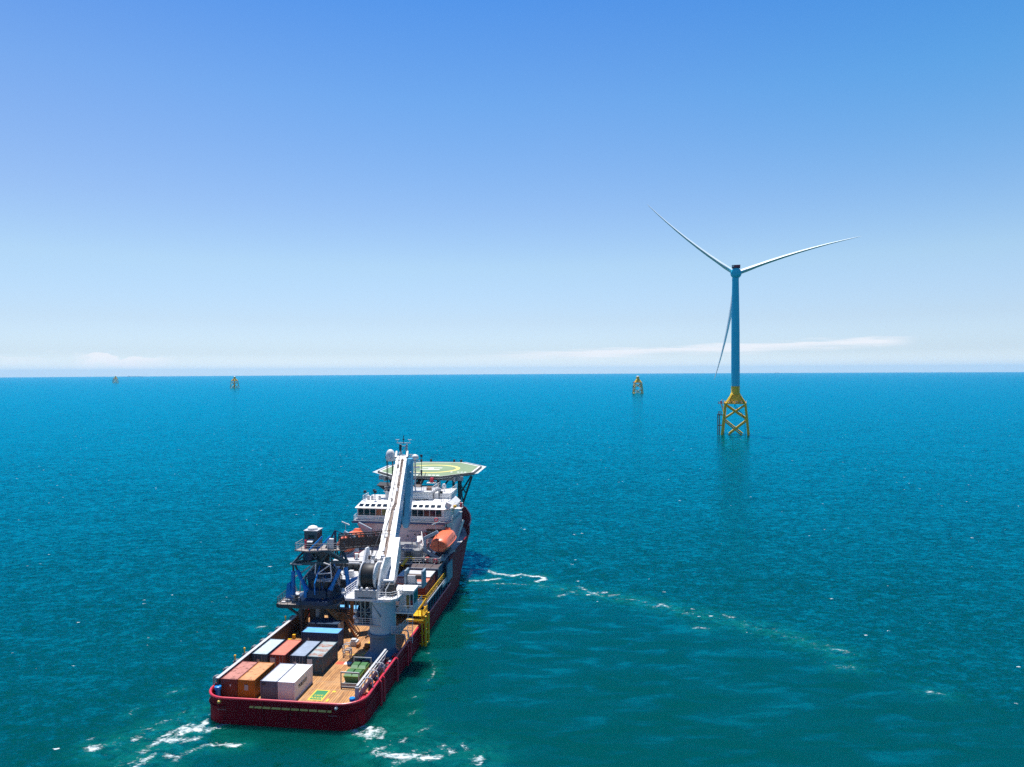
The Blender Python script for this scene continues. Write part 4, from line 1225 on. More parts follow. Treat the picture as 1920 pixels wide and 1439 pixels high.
def helideck():
    c, ax, ay = (-0.6, 86.4), 13.2, 14.6
    def octa(k):
        a, b = ax * k, ay * k
        return [(c[0] + a * sx, c[1] + b * sy) for sx, sy in ((.46, -1), (1, -.43), (1, .43), (.46, 1), (-.46, 1), (-1, .43), (-1, -.43), (-.46, -1))]
    z = 22.45
    o8 = octa(0.90)
    hd = part(MB().prism(o8, z, z + .28), 'helideck', 'green_deck')
    zz = z + .28
    def ringband(poly_o, poly_i, z0, z1):
        m = MB(); n = len(poly_o)
        for i in range(n):
            j = (i + 1) % n
            m.hexa([(*poly_o[i], z0), (*poly_o[j], z0), (*poly_i[j], z0), (*poly_i[i], z0), (*poly_o[i], z1), (*poly_o[j], z1), (*poly_i[j], z1), (*poly_i[i], z1)])
        return m
    part(ringband(octa(.895), octa(.86), zz, zz + .006), 'perimeter_line', 'sign_white', hd)
    circ = lambda r: [(c[0] + r * math.cos(2 * math.pi * i / 64), c[1] + r * math.sin(2 * math.pi * i / 64)) for i in range(64)]
    part(ringband(circ(7.4), circ(6.4), zz, zz + .006), 'landing_circle', mat('yellow helideck paint', (0.78, 0.62, 0.16), 0.6), hd)
    h = MB()
    h.box(-3.2, 2.0, 87.6, 88.5, zz, zz + .006).box(-3.2, 2.0, 84.6, 85.5, zz, zz + .006).box(-1.15, -.05, 85.5, 87.6, zz, zz + .006)
    part(h, 'landing_letter', 'sign_white', hd)
    lt = MB()
    xx = 5.6
    for k in range(5):
        if k != 1: lt.box(xx, xx + .55, 80.6, 81.5, zz, zz + .006)
        xx += .85
    part(lt, 'deck_lettering', 'sign_white', hd)
    lt = MB()
    for k in range(8):
        lt.box(-3.6 + k * 1.0, -2.85 + k * 1.0, 74.9, 75.9, zz, zz + .006)
    part(lt, 'deck_lettering', 'sign_white', hd)
    part(ringband(octa(.915), octa(.90), z - .35, zz + .08), 'deck_gutter', 'dark', hd)
    net = MB(); A, B = octa(.917), octa(1.0)
    n = 8
    for i in range(n):
        j = (i + 1) % n
        net.hexa([(*A[i], z - .22), (*A[j], z - .22), (*B[j], z + .10), (*B[i], z + .10), (*A[i], z - .16), (*A[j], z - .16), (*B[j], z + .16), (*B[i], z + .16)])
    part(net, 'safety_net', 'net', hd)
    sup = MB()
    for x in (-9, -4, 2, 8):
        sup.box(x - .2, x + .2, 74.5, 98.5, z - 1.2, z - .05)
    for y in (76, 84, 92):
        sup.box(-10.8, 9.8, y - .2, y + .2, z - 1.0, z - .04)
    part(sup, 'deck_girder', 'grey', hd)
    tr = MB()
    for p, q, r in (((6.6, 80, 9), (6.6, 80, 21.4), .32), ((7.4, 82.5, 9), (7.4, 82.5, 21.4), .28), ((6.9, 80, 15.5), (10.2, 84, 21.4), .2), ((6.9, 80, 9.5), (10.8, 82, 21.6), .26),
                    ((8.7, 81, 15.6), (7.6, 82, 21.4), .17), ((5.4, 80, 21), (2.8, 78, 17.5), .22), ((7.8, 80, 20.5), (9.4, 81.5, 17.5), .16),
                    ((-7, 80, 9), (-7, 80, 21.4), .32), ((-7, 80, 13), (-11, 84, 21.6), .22), ((0, 90, 9), (0, 92, 21.4), .35), ((-6, 90, 9), (-6, 92, 21.4), .3), ((6, 90, 9), (6, 92, 21.4), .3)):
        tr.tube(p, q, r, r, 8)
    part(tr, 'support_strut', mat('dark teal strut paint', (0.03, 0.07, 0.08), 0.5), hd)
    # access ramp and the fire monitor platform at the aft edge
    rp = MB()
    rp.bar((.2, 70.2, 20.7), (.1, 75.6, 22.3), 1.5, .12)
    rp.rail([(.95, 70.2, 20.7), (.85, 75.6, 22.3)], 1.0, 1.2, .05)
    rp.rail([(-.55, 70.2, 20.7), (-.65, 75.6, 22.3)], 1.0, 1.2, .05)
    part(rp, 'access_ramp', 'brown_steel', hd)
    mp = part(P_((2.3, 4.3, 70.6, 72.4, 21.5, 21.7)), 'monitor_platform', 'white', hd)
    part(P_((3.0, 3.7, 71.0, 71.8, 21.7, 22.7)), 'fire_monitor', 'cap_pink', hd)
    part(MB().tube((4.1, 71, 18.9), (4.1, 71, 22), .13).tube((4.9, 72.5, 18.9), (4.9, 73, 22.2), .1), 'platform_leg', 'dark', hd)
    for x, y in ((2.5, 100.2), (-4, 100.4), (4.5, 99.8), (-6.5, 99.5)):
        part(MB().box(x - .25, x + .25, y - .2, y + .2, zz, zz + .7), 'deck_edge_light', 'dark', hd)
helideck()

def midships():
    # starboard mezzanine over an open side bay
    part(P_((3.8, 11.3, 34.8, 54, 5.55, 5.85)), 'mezzanine_deck', 'brown_steel')
    part(P_((3.8, 11.42, 34.6, 34.8, 5.2, 5.95)).box(11.3, 11.42, 34.8, 54, 5.62, 5.92), 'mezzanine_edge', 'pale_grey')
    for k in range(10):
        y = 35.2 + k * 2.0
        part(MB().loft([[(11.0, y, 3.5), (11.3, y, 3.5), (11.3, y + .5, 3.5), (11.0, y + .5, 3.5)], [(11.0, y + .5, 5.6), (11.3, y + .5, 5.6), (11.3, y + .9, 5.6), (11.0, y + .9, 5.6)]]), 'side_frame', 'navy')
    part(P_((9.9, 10.0, 35, 53.6, DECK, 5.5)), 'inner_side_wall', 'dark')
    part(MB().rail([(11.15, 35, 5.85), (11.15, 50, 5.85)], 1.15, 1.5, .05).rail([(7.5, 34.9, 5.85), (11.15, 34.9, 5.85)], 1.15, 1.5, .05), 'mezzanine_railing', 'yellow')
    # cargo boxes standing on it
    for nm, lb, y0, y1, z1, mt_, rf in (
            ('equipment_container', 'red steel box with salmon roof on the mezzanine behind the crane cab', 36.9, 40.4, 8.5, M['box_red'], C_salmon_r),
            ('equipment_container', 'low grey roofed box between the red box and the dark grating', 40.6, 44.6, 8.75, M['box_red'], M['pale_grey'])):
        t = thing(nm, lb, 'container', (7.4, y0, 5.87), 'equipment boxes on the mezzanine')
        w = MB()
        corrugated(w, (4.2, y0), (10.5, y0), 5.9, z1 - .1, .08, .4, (0, 1)); corrugated(w, (10.5, y0), (10.5, y1), 5.9, z1 - .1, .08, .4, (-1, 0)); corrugated(w, (4.2, y0), (4.2, y1), 5.9, z1 - .1, .08, .4, (1, 0)); corrugated(w, (4.2, y1), (10.5, y1), 5.9, z1 - .1, .08, .4, (0, -1))
        w.build('wall', mt_, t)
        MB().box(4.15, 10.55, y0 - .05, y1 + .05, z1 - .1, z1).build('roof', rf, t)
    for x0, x1 in ((6.9, 7.5), (7.9, 8.5)):
        part(P_((x0, x1, 36.86, 36.9, 7.0, 7.5)), 'box_badge', mat('faded badge paint', (0.30, 0.10, 0.09), .6))
    gr = MB().box(4.6, 10.8, 45.6, 51.2, 5.87, 8.9)
    gh = part(gr, 'grating_house', 'navy')
    g2 = MB()
    for i in range(4):
        for j in range(2):
            x, y = 4.65 + i * 1.55, 45.65 + j * 2.8
            g2.box(x + .04, x + 1.48, y + .04, y + 2.62, 8.9, 9.0)
    part(g2, 'roof_grating', 'roof_dark', gh)
    part(P_((4.6, 10.8, 48.33, 48.45, 8.9, 9.06)).box(4.5, 10.9, 45.5, 45.6, 8.7, 9.02), 'grating_beam', 'pale_grey', gh)
    # sponson panel on the hull side
    part(P_((11.3, 11.55, 50.5, 55.5, 4.6, 8.3)), 'side_panel', mat('blue grey hull panel paint', (0.09, 0.20, 0.27), .5))
    part(P_((11.3, 11.5, 46.6, 50.0, 4.9, 5.6)), 'side_vent', 'pale_grey')
    # port deckhouse
    dh = part(P_((-10.2, -.5, 45.5, 53.5, DECK, 9.9)), 'port_deckhouse', 'brown_steel')
    part(P_((-10.4, -.2, 45.2, 53.6, 9.9, 10.05)), 'roof', 'pale_grey', dh)
    for k in range(6):
        x = -8.6 + k * 1.25
        part(P_((x, x + .9, 45.43, 45.5, 8.3, 9.5)), 'window', mat('dull window glass', (0.10, 0.12, 0.12), .25), dh)
    part(P_((-10.0, -.6, 45.40, 45.5, 6.6, 7.5)), 'red_band', 'box_red', dh)
    part(MB().path([(-9, 44.9, 9.7), (-4.8, 44.9, 9.7), (-4.3, 44.9, 9.3), (-4.3, 44.9, 6)], .22, 8), 'vent_pipe', 'pale_grey', dh, True)
    lo = part(P_((-10.0, -3.4, 38.5, 43.6, DECK, 8.3)), 'winch_house', 'dark')
    part(P_((-10.1, -3.2, 38.3, 43.8, 8.3, 8.45)), 'roof', 'pale_grey', lo)
    part(MB().rail([(-10, 38.5, 8.45), (-3.4, 38.5, 8.45)], 1.05, 1.5, .05), 'roof_railing', 'pale_grey', lo)
    part(P_((-3.0, 3.6, 36.5, 44.5, DECK, 7.4)), 'centre_house', 'dark')
    part(P_((-3.1, 3.7, 36.3, 44.6, 7.4, 7.55)), 'centre_house_roof', 'pale_grey')
    # grey block and ventilators aft of the bridge
    b = part(P_((-.2, 6.2, 50, 57, 9.0, 11.2)), 'engine_casing', mat('mid grey casing paint', (0.24, 0.25, 0.26), .5, wear=RUST, wear_amt=.04))
    part(P_((3.3, 4.2, 49.2, 49.9, 9.0, 10.9)), 'air_intake', 'dark', b)
    part(P_((.2, 1.3, 49.4, 50, 9.6, 10.8)), 'air_intake', 'pale_grey', b)
    part(P_((1.6, 2.8, 49.9, 50, 9.3, 11.0)), 'casing_door', 'grey', b)
    part(MB().rail([(.0, 50.1, 11.2), (6.0, 50.1, 11.2), (6.0, 56.8, 11.2)], 1.05, 1.5, .05), 'casing_railing', 'white', b)
    part(MB().bar((6.4, 50.5, 9.0), (4.2, 56.5, 12.6), .9, .12).rail([(6.9, 50.5, 9.0), (4.7, 56.5, 12.6)], 1.0, 1.3, .05), 'inclined_ladder', 'white')
    part(MB().rail([(.5, 48.7, 9), (10.4, 48.7, 9), (10.4, 52, 9)], 1.1, 1.6, .05).rail([(-10.4, 53, 9), (-10.4, 48.7, 9), (-.5, 48.7, 9)], 1.1, 1.6, .05), 'boat_deck_railing', 'white')
    part(MB().lathe((1.5, 47.6, 5.9), [(.5, 0), (.5, 3.5), (.62, 3.6), (.62, 4.1), (.1, 4.2)], 14), 'yellow_ventilator', 'yellow', None, True)
    part(MB().bar((3.2, 47, 8.9), (3.9, 49.5, 10.2), .5, .3).bar((3.9, 49.5, 10.2), (5.0, 49.5, 9.6), .4), 'yellow_davit', 'yellow')
    rr = random.Random(11)
    for k in range(26):
        x, y = rr.choice([(-9 + rr.random() * 5, 39 + rr.random() * 4, 8.45), (-2.6 + rr.random() * 5.6, 37 + rr.random() * 6.5, 7.55), (-9 + rr.random() * 8, 46 + rr.random() * 6, 10.05), (.4 + rr.random() * 5, 51 + rr.random() * 5, 11.2), (7 + rr.random() * 2.8, 49.2 + rr.random() * 3, 9.0)])[:2] if False else (0, 0)
        zone = k % 5
        x, y, z = [(-9 + rr.random() * 5, 39 + rr.random() * 4, 8.45), (-2.6 + rr.random() * 5.4, 37 + rr.random() * 6.3, 7.55), (-9 + rr.random() * 8, 46 + rr.random() * 6, 10.05), (.4 + rr.random() * 5, 51 + rr.random() * 5, 11.2), (6.6 + rr.random() * 2.8, 49.0 + rr.random() * 3, 9.0)][zone]
        kind = rr.random()
        mt_ = rr.choice(['pale_grey', 'white', 'grey', 'dark', 'white', 'box_red', 'navy'])
        if kind < .5:
            w, d, h = rr.uniform(.4, 1.3), rr.uniform(.4, 1.2), rr.uniform(.4, 1.4)
            part(P_((x, x + w, y, y + d, z, z + h)), 'deck_box', mt_, None, False, .04)
        elif kind < .8:
            part(MB().lathe((x, y, z), [(.25, 0), (.25, .8), (.42, .85), (.42, 1.15), (.05, 1.25)], 12), 'mushroom_vent', mt_, None, True)
        else:
            part(MB().path([(x, y, z), (x, y, z + 1.2), (x + .9, y, z + 1.3), (x + .9, y, z + .2)], .1, 8), 'gooseneck_vent', mt_, None, True)
midships()

def boat_landing():
    b = MB()
    for y in (29.6, 31.6):
        b.tube((12.35, y, -1.2), (12.35, y, 5.2), .24, .24, 10).tube((11.75, y, -1.2), (11.75, y, 6.2), .16, .16, 8)
        for z in (0.4, 2.2, 4.0, 5.1):
            b.tube((11.3, y, z), (12.35, y, z), .14, .14, 8)
    for z in (0.2, 2.0, 3.8):
        b.tube((12.35, 29.6, z), (12.35, 31.6, z), .12, .12, 8)
    b.ladder((12.1, 30.6, -1.0), (12.1, 30.6, 5.6), .6, (0, 1, 0), .4)
    o = part(b, 'boat_landing', 'yellow', None, True)
    part(MB().tube((9.2, 29.0, 4.6), (12.2, 29.0, 4.6), .26, .26, 10), 'landing_bumper', 'yellow', o, True)
    part(P_((10.2, 12.2, 29.2, 32, 5.2, 5.32)).rail([(10.3, 29.3, 5.3), (12.1, 29.3, 5.3), (12.1, 31.9, 5.3)], 1.0, .9, .05), 'landing_platform', 'yellow', o)
    part(MB().tube((10.4, 32.5, 5.3), (11.6, 33.5, 7.0), .2), 'landing_arm', 'yellow', o)
boat_landing()

def lifeboat(side, y0, label):
    L_, x = (11.6, 9.75) if side > 0 else (10.2, -9.3)
    zb = 10.55
    t = thing('lifeboat', label, 'lifeboat', (x, y0, zb), 'enclosed lifeboats hanging beside the bridge')
    rings, rings2 = [], []
    for f, w, zlo, zhi in ((0, .86, .42, 2.55), (.015, .93, .30, 2.72), (.08, 1.0, .12, 3.0), (.3, 1.05, 0, 3.2), (.55, 1.05, 0, 3.2), (.75, .95, .06, 3.05), (.9, .68, .3, 2.6), (.97, .38, .7, 2.2), (1, .12, 1.1, 1.8)):
        W = 1.9 * w
        mid = 1.35
        prof = [(0, zlo), (.45, zlo + .08), (.80, zlo + .45), (.97, mid - .25), (1.0, mid), (.97, mid + .15), (.90, mid + .65), (.72, zhi - .35), (.42, zhi - .06), (0, zhi)]
        pts = [(x + W * a, y0 + f * L_, zb + z) for a, z in prof] + [(x - W * a, y0 + f * L_, zb + z) for a, z in reversed(prof[1:-1])]
        rings.append(pts)
    hull = MB().loft(rings).build('hull', M['orange'], t, True)
    rub = MB()
    for s in (-1, 1):
        rub.path([(x + s * 1.9 * w, y0 + f * L_, zb + 1.33) for f, w in ((0, .87), (.08, 1.01), (.3, 1.06), (.55, 1.06), (.75, .96), (.9, .69), (.97, .39))], .08, 6)
    rub.tube((x - 1.62, y0 - .02, zb + 1.33), (x + 1.62, y0 - .02, zb + 1.33), .08)
    rub.build('rubbing_band', M['orange'], t, True)
    MB().box(x - .08, x + .08, y0 - .06, y0 + .06, zb + .3, zb + 2.6).build('stern_fin', M['box_red'], t)
    MB().box(x + .35, x + 1.0, y0 - .035, y0 + .05, zb + 1.6, zb + 2.4).build('hatch', mat('deep orange hatch paint', (0.55, 0.09, 0.03), .4), t, bevel=.02)
    for f in (.3, .45, .6):
        for s in (-1, 1):
            MB().lathe((x + s * 1.80, y0 + f * L_, zb + 2.0), [(.13, -.06), (.13, .06)], 10, 'x').build('porthole', M['glass'], t)
    MB().loft([[(x - .7, y0 + .70 * L_, zb + 3.05), (x + .7, y0 + .70 * L_, zb + 3.05), (x + .7, y0 + .84 * L_, zb + 2.7), (x - .7, y0 + .84 * L_, zb + 2.7)],
               [(x - .55, y0 + .72 * L_, zb + 3.4), (x + .55, y0 + .72 * L_, zb + 3.4), (x + .55, y0 + .81 * L_, zb + 3.35), (x - .55, y0 + .81 * L_, zb + 3.35)]]).build('steering_turret', M['orange'], t, bevel=.06)
    for q in (.12, .86):
        y = y0 + q * L_ - (.7 if q < .5 else -.2)
        ix = side * 6.85
        d = MB()
        d.bar((side * 10.2, y, 9.0), (ix, y, 10.9), .55, .7).bar((ix, y, 10.6), (ix, y, 13.6), .65, .65).bar((ix - side * .2, y, 13.4), (side * 9.5, y, 14.8), .55, .65)
        part(d, 'davit', mat('blue grey davit paint', (0.30, 0.38, 0.46), .45), None, False, .04)
        part(MB().tube((side * 9.15, y + (.35 if q < .5 else -.35), 13.7), (side * 9.15, y, 14.6), .06), 'davit_fall', 'dark')
    part(MB().tube((side * 9.2, y0 + .4, 14.6), (side * 9.1, y0 + .4, 16.4), .05).bar((side * 8.3, y0 + .4, 16.3), (side * 10, y0 + .6, 16.9), .18), 'davit_light', 'white')
    part(P_((min(side * 7.2, side * 10.2), max(side * 7.2, side * 10.2), y0 + .5, y0 + 8, 9.02, 9.5)), 'boat_cradle', 'navy')
lifeboat(1, 50.6, 'orange enclosed lifeboat hanging on the starboard side, right of the crane boom')
lifeboat(-1, 48.6, 'orange enclosed lifeboat hanging on the port side, half hidden behind the gangway')
part(MB().bar((9.7, 68, 9.2), (10.9, 70, 13.4), .55, .55), 'boat_crane', 'white')
part(MB().bar((10.6, 56, 9.3), (10.9, 62, 9.8), .1).bar((10.4, 57, 9), (11.2, 59, 9.2), .5), 'rescue_gear', 'grey')

def life_ring(x, y, z, label):
    m = MB()
    rings = []
    for i in range(20):
        a = 2 * math.pi * i / 20
        rings.append([(x + (.36 + .1 * math.cos(b)) * math.cos(a), y + .1 * math.sin(b), z + (.36 + .1 * math.cos(b)) * math.sin(a)) for b in [2 * math.pi * k / 8 for k in range(8)]])
    rings.append(rings[0])
    m.loft(rings, caps=False)
    single(m, 'life_ring', M['cap_pink'], label, 'life ring', (x, y, z), 'life rings on the ship', True)
life_ring(4.6, 59.8, 12.2, 'red life ring on the white wall, starboard of the boom')
life_ring(-6.7, 59.8, 12.2, 'red life ring on the white wall, beside the port lifeboat')
life_ring(9.6, 48.5, 9.6, 'life ring on the boat deck railing above the dark grating')
life_ring(7.4, 58.5, 15.7, 'red life ring on the bridge walkway railing')

# ------------------------------------------------------------------ deck crane
def crane():
    t = thing('deck_crane', 'white knuckle boom crane on a pedestal painted in slate blue shade, its boom raised towards the bridge', 'crane', (8.5, 19.9, DECK))
    X, Y = 7.9, 19.9
    pd = MB().lathe((X, Y, DECK), [(3.0, 0), (2.2, .9), (2.05, 1.1), (2.05, 3.5), (2.4, 3.55), (2.4, 3.9)], 36)
    ped = pd.build('pedestal', M['ped'], t, True)
    MB().lathe((X, Y, DECK), [(2.1, 3.9), (2.1, 9.0), (2.5, 9.1), (2.5, 9.23)], 36).build('slewing_column', mat('pale blue grey column paint', (0.34, 0.50, 0.60), .45, wear=(.2, .26, .3), wear_amt=.04), t, True)
    # rope winch bay on the port side of the column
    lp = MB().prism([(3.8, 17.9), (8.2, 17.7), (8.2, 22.4), (3.8, 22.4)], 7.45, 7.62).build('lower_platform', M['grey'], t)
    MB().rail([(3.9, 22, 7.62), (3.9, 18, 7.62), (8.0, 17.8, 7.62)], 1.0, 1.2, .05).build('railing', M['pale_grey'], lp)
    fr = MB()
    for x in (4.1, 4.9, 5.6, 6.6):
        fr.bar((x, 18.2, 7.6), (x, 18.2, 11.3), .16)
    for x in (4.1, 6.6):
        fr.bar((x, 22, 7.6), (x, 22, 11.3), .2)
    fr.bar((4.1, 18.2, 9.5), (7.0, 18.2, 9.5), .12).bar((4.1, 18.2, 7.8), (5.6, 18.2, 9.4), .09).bar((5.6, 18.2, 9.4), (7.0, 18.2, 7.8), .09).bar((5.6, 18.2, 9.6), (4.3, 18.2, 11.2), .09).bar((5.6, 18.2, 9.6), (7, 18.2, 11.2), .09)
    fr.bar((6.6, 18.2, 11.2), (8.3, 17.6, 9.0), .16)
    fr.build('bay_frame', mat('grey green frame paint', (0.16, 0.24, 0.26), .5), t)
    MB().box(4.3, 6.9, 19.2, 21.8, 7.65, 11.2).build('bay_machinery', M['dark'], t)
    MB().lathe((4.3, 19.0, 9.4), [(.9, 0), (.9, .2), (.55, .25), (.55, 2.1), (.9, 2.15), (.9, 2.35)], 20, 'x').build('hoist_winch', M['navy'], t, True)
    for x, z in ((4.0, 9.6), (3.9, 8.6), (4.2, 8.0)):
        MB().ball((x, 18.3, z), .35, 8, 6).build('white_canister', M['white'], t, True)
    # railings and gear on the starboard side of the column
    sp = MB().prism([(9.8, 18.2), (11.0, 18.2), (11.3, 22.5), (9.8, 22.5)], 6.2, 6.32).build('side_platform', M['grey'], t)
    MB().rail([(9.9, 18.2, 6.3), (11.0, 18.2, 6.3), (11.3, 22.5, 6.3)], 1.1, 1.0, .05).build('side_railing', M['pale_grey'], sp)
    # slewing platform
    pf = MB().prism([(1.9, 19.0), (2.6, 17.6), (9.9, 17.6), (10.8, 18.6), (11.0, 21.5), (10.2, 25.2), (4.6, 26.5), (2.2, 24)], 11.4, 11.75)
    plat = pf.build('slewing_platform', M['white_boom'], t)
    MB().rail([(4.2, 17.75, 11.75), (2.6, 17.75, 11.75), (2.0, 19.1, 11.75), (2.3, 23.8, 11.75)], 1.1, 1.1, .05).build('railing', M['white'], plat)
    MB().rail([(7.8, 17.75, 11.75), (9.8, 17.75, 11.75), (10.7, 18.7, 11.75), (10.9, 21.0, 11.75)], 1.1, 1.1, .05).build('railing', M['white'], plat)
    # umbilical drum between its cheeks
    D = (0, 20.3, 14.75)
    rope = MB().lathe((4.78, D[1], D[2]), [(.6, 0), (1.80, .02), (1.86, .1), (1.86, 1.95), (1.80, 2.03), (.6, 2.05)], 40, 'x').build('rope', M['cable'], t, True)
    for x, nm in ((4.52, 'drum_flange'), (6.84, 'drum_flange')):
        fl = MB().lathe((x, D[1], D[2]), [(1.2, 0), (2.05, 0), (2.12, .05), (2.12, .2), (2.05, .24), (1.2, .24)], 40, 'x')
        for k in range(8):
            a = k * math.pi / 4
            fl.bar((x + .12, D[1] + .2 * math.cos(a), D[2] + .2 * math.sin(a)), (x + .12, D[1] + 1.9 * math.cos(a), D[2] + 1.9 * math.sin(a)), .2, .28)
        fl.build(nm, M['pale_grey'] if x < 5 else M['white_boom'], t, True)
    def cheek(x, w, pts, nm):
        MB().extrude([(x, y, z) for y, z in pts], (w, 0, 0)).build(nm, M['white_boom'], t, bevel=.03)
    cheek(4.0, .32, [(18.0, 11.75), (25.2, 11.75), (25.2, 15.5), (24.2, 18.3), (23.0, 18.4), (21.6, 16.6), (20.2, 15.5), (18.6, 13.5)], 'drum_cheek')
    cheek(7.4, .32, [(18.2, 11.75), (25.2, 11.75), (25.2, 16.5), (22.2, 17.2), (20.3, 15.8), (18.8, 13.6)], 'drum_cheek')
    cr = MB().box(4.0, 7.6, 17.75, 18.3, 11.75, 13.1).build('cross_beam', M['pale_grey'], t, bevel=.05)
    MB().box(4.6, 6.9, 17.70, 17.75, 11.85, 11.98).build('beam_slot', M['dark'], cr)
    for x in (5.1, 6.0):
        MB().ball((x, 18.0, 13.25), .26, 8, 6).build('beam_lamp', M['white'], cr, True)
    MB().box(4.3, 7.2, 22.4, 24.8, 15.4, 15.6).build('top_deck', M['pale_grey'], t)
    MB().rail([(4.3, 22.4, 15.6), (7.2, 22.4, 15.6)], 1.0, .8, .05).build('top_railing', M['white'], t)
    rr = random.Random(5)
    for k in range(16):
        x, y, z = rr.uniform(4.5, 7.4), rr.uniform(22.2, 24.6), rr.uniform(15.2, 16.6)
        MB().box(x, x + rr.uniform(.2, .6), y, y + rr.uniform(.2, .7), z, z + rr.uniform(.2, .7)).build('hydraulic_block', M[rr.choice(['white', 'pale_grey', 'dark', 'brown_steel', 'white', 'grey'])], t, bevel=.03)
    for k in range(8):
        x = rr.uniform(7.8, 10.2); y = rr.uniform(18.6, 21)
        MB().path([(x, y, 11.8), (x + rr.uniform(-.3, .3), y, 12.8), (x + rr.uniform(-.5, .5), y + .6, 13.9)], .09).build('hose', M[rr.choice(['black', 'white', 'grey', 'brown_steel'])], t)
    for k in range(6):
        x = rr.uniform(2.6, 3.8); y = rr.uniform(19, 22)
        MB().path([(x, y, 11.8), (x + .3, y + .2, 13.2), (x + .9, y + .6, 13.9)], .1).build('hose', M[rr.choice(['black', 'grey', 'brown_steel'])], t)
    MB().box(8.4, 9.9, 19.6, 20.8, 11.75, 13.6).build('winch_motor', M['dark'], t, bevel=.08)
    MB().lathe((7.7, 20.3, 13.9), [(.25, 0), (.25, 1.9)], 12, 'x').build('drum_axle', M['white'], t, True)
    # boom: a deep box girder with a jib folded beneath it
    A, B = Vector((6.95, 21.8, 13.15)), Vector((1.0, 55.0, 29.8))     # top centre line
    d = (B - A).normalized()
    s = d.cross(Vector((0, 0, 1))).normalized()
    n = s.cross(d).normalized()
    def sec(f, w, h, top=0.0, dx=0.0):
        c = A.lerp(B, f) + n * top + s * dx
        return [c - s * w / 2, c + s * w / 2, c + s * w / 2 - n * h, c - s * w / 2 - n * h]
    bm = MB().loft([sec(-.02, 2.3, 2.0), sec(.10, 2.5, 3.2), sec(.25, 2.45, 4.6), sec(.45, 2.35, 4.4), sec(.8, 2.25, 3.4), sec(1.0, 2.2, 2.4)])
    boom = bm.build('boom', M['white_boom'], t)
    tp = MB()
    for dx, w, h in ((-.85, .34, .16), (.98, .30, .16)):
        tp.loft([sec(.02, w, .02, h, dx), sec(.98, w * .9, .02, h, dx * .86)])
    for dx, w, h in ((-.85, .34, .16), (.98, .30, .16)):
        c0, c1 = A.lerp(B, .02) + s * dx, A.lerp(B, .98) + s * dx * .86
        tp.bar(c0 + n * .08, c1 + n * .08, w, .16)
    tp.build('boom_rail', M['white_boom'], boom)
    gv = MB()
    for dx, w_ in ((-.55, .12), (.42, .10), (.78, .12)):
        gv.bar(A.lerp(B, .03) + s * dx + n * .02, A.lerp(B, .985) + s * dx * .9 + n * .02, w_, .05)
    gv.build('boom_groove_shade', M['grey'], boom)  # raised grey strips, the shade of grooves put into their colour
    hs = MB()
    for dx, m_ in ((-.25, 0), (-.1, 0), (.08, 0), (.2, 0)):
        hs.path([A.lerp(B, .05) + s * dx + n * .07, A.lerp(B, .5) + s * dx + n * .07, A.lerp(B, .56) + s * (dx + .35) + n * .07, A.lerp(B, .96) + s * (dx + .35) * .9 + n * .09], .075, 6)
    hs.build('boom_hose', mat('tan hose', (0.22, 0.14, 0.10), .6), boom)
    pl = MB()
    for k in range(11):
        f = .06 + k * .085
        pl.loft([sec(f, .75, .02, .05, .55), sec(f + .06, .75, .02, .05, .55)])
    pl.build('boom_plate', M['white_boom'], boom)
    for f in (.33, .52, .70, .93):
        c = A.lerp(B, f)
        MB().path([c - s * 1.1, c - s * 1.1 + n * .55, c + s * .4 + n * .55, c + s * 1.1 + n * .25], .05).build('boom_hoop', M['brown_steel'], boom)
    for dx in (-.35, .3):
        MB().path([Vector((5.6 + dx, 21.5, 16.8)), A.lerp(B, .5) + s * dx + n * .9, B + s * dx + n * .5], .045, 5).build('wire_rope', M['dark'], boom)
    for f in (.12, .2, .3, .42, .58, .66, .8, .88):
        c_ = A.lerp(B, f) + s * rr.uniform(-.9, .7)
        MB().bar(c_, c_ + d * rr.uniform(.5, 1.3) + n * .02, rr.uniform(.2, .5), .3).build('boom_fitting', M[rr.choice(['grey', 'pale_grey', 'brown_steel', 'grey'])], boom)
    # wide cheek at the root, right-hand side
    rc = MB().extrude([A.lerp(B, f) + s * 1.26 + n * h for f, h in ((-.03, -.1), (.06, .35), (.26, .5), (.30, .0), (.27, -3.2), (.12, -2.6), (-.03, -1.4))], s * .9)
    rc.build('boom_cheek', M['white_boom'], boom, bevel=.03)
    jb = MB().loft([[(x - w / 2 + .0, y - dd / 2, z), (x + w / 2, y - dd / 2, z), (x + w / 2, y + dd / 2, z), (x - w / 2, y + dd / 2, z)]
                    for x, y, z, w, dd in ((1.45, 57.6, 28.9, 2.2, 1.4), (1.5, 57.0, 26, 2.4, 2.0), (1.6, 56.4, 21, 2.2, 2.0), (1.55, 55.9, 17.5, 1.7, 1.8), (1.6, 55.7, 15.6, 1.5, 1.4), (1.6, 55.7, 14.5, .8, .9))])
    jib = jb.build('jib', M['boom_shade'], t, bevel=.06)
    MB().tube((.2, 54.6, 24.5), (.6, 55.4, 15.2), .22, .22, 10).build('jib_cylinder', M['boom_shade'], jib, True)
    MB().box(.15, .75, 54.4, 55.2, 14.6, 18.2).build('jib_slot', M['black'], jib, bevel=.1)
    for z in (20.5, 23.0, 26.2):
        MB().ball((2.6, 56, z), .14, 8, 6).build('jib_lamp', M['white'], jib, True)
    MB().path([(1.2, 55.9, 28), (1.4, 55.3, 22), (1.3, 54.8, 17)], .07).build('jib_hose', M['dark'], jib)
    sd = MB().loft([[p + s * .012 for p in (sec(f, w, h)[1], sec(f, w, h)[2])] + [p + s * .03 for p in (sec(f, w, h)[2], sec(f, w, h)[1])] for f, w, h in ((-.02, 2.3, 1.98), (.10, 2.5, 3.18), (.25, 2.45, 4.58), (.45, 2.35, 4.38), (.8, 2.25, 3.38), (1.0, 2.2, 2.38))])
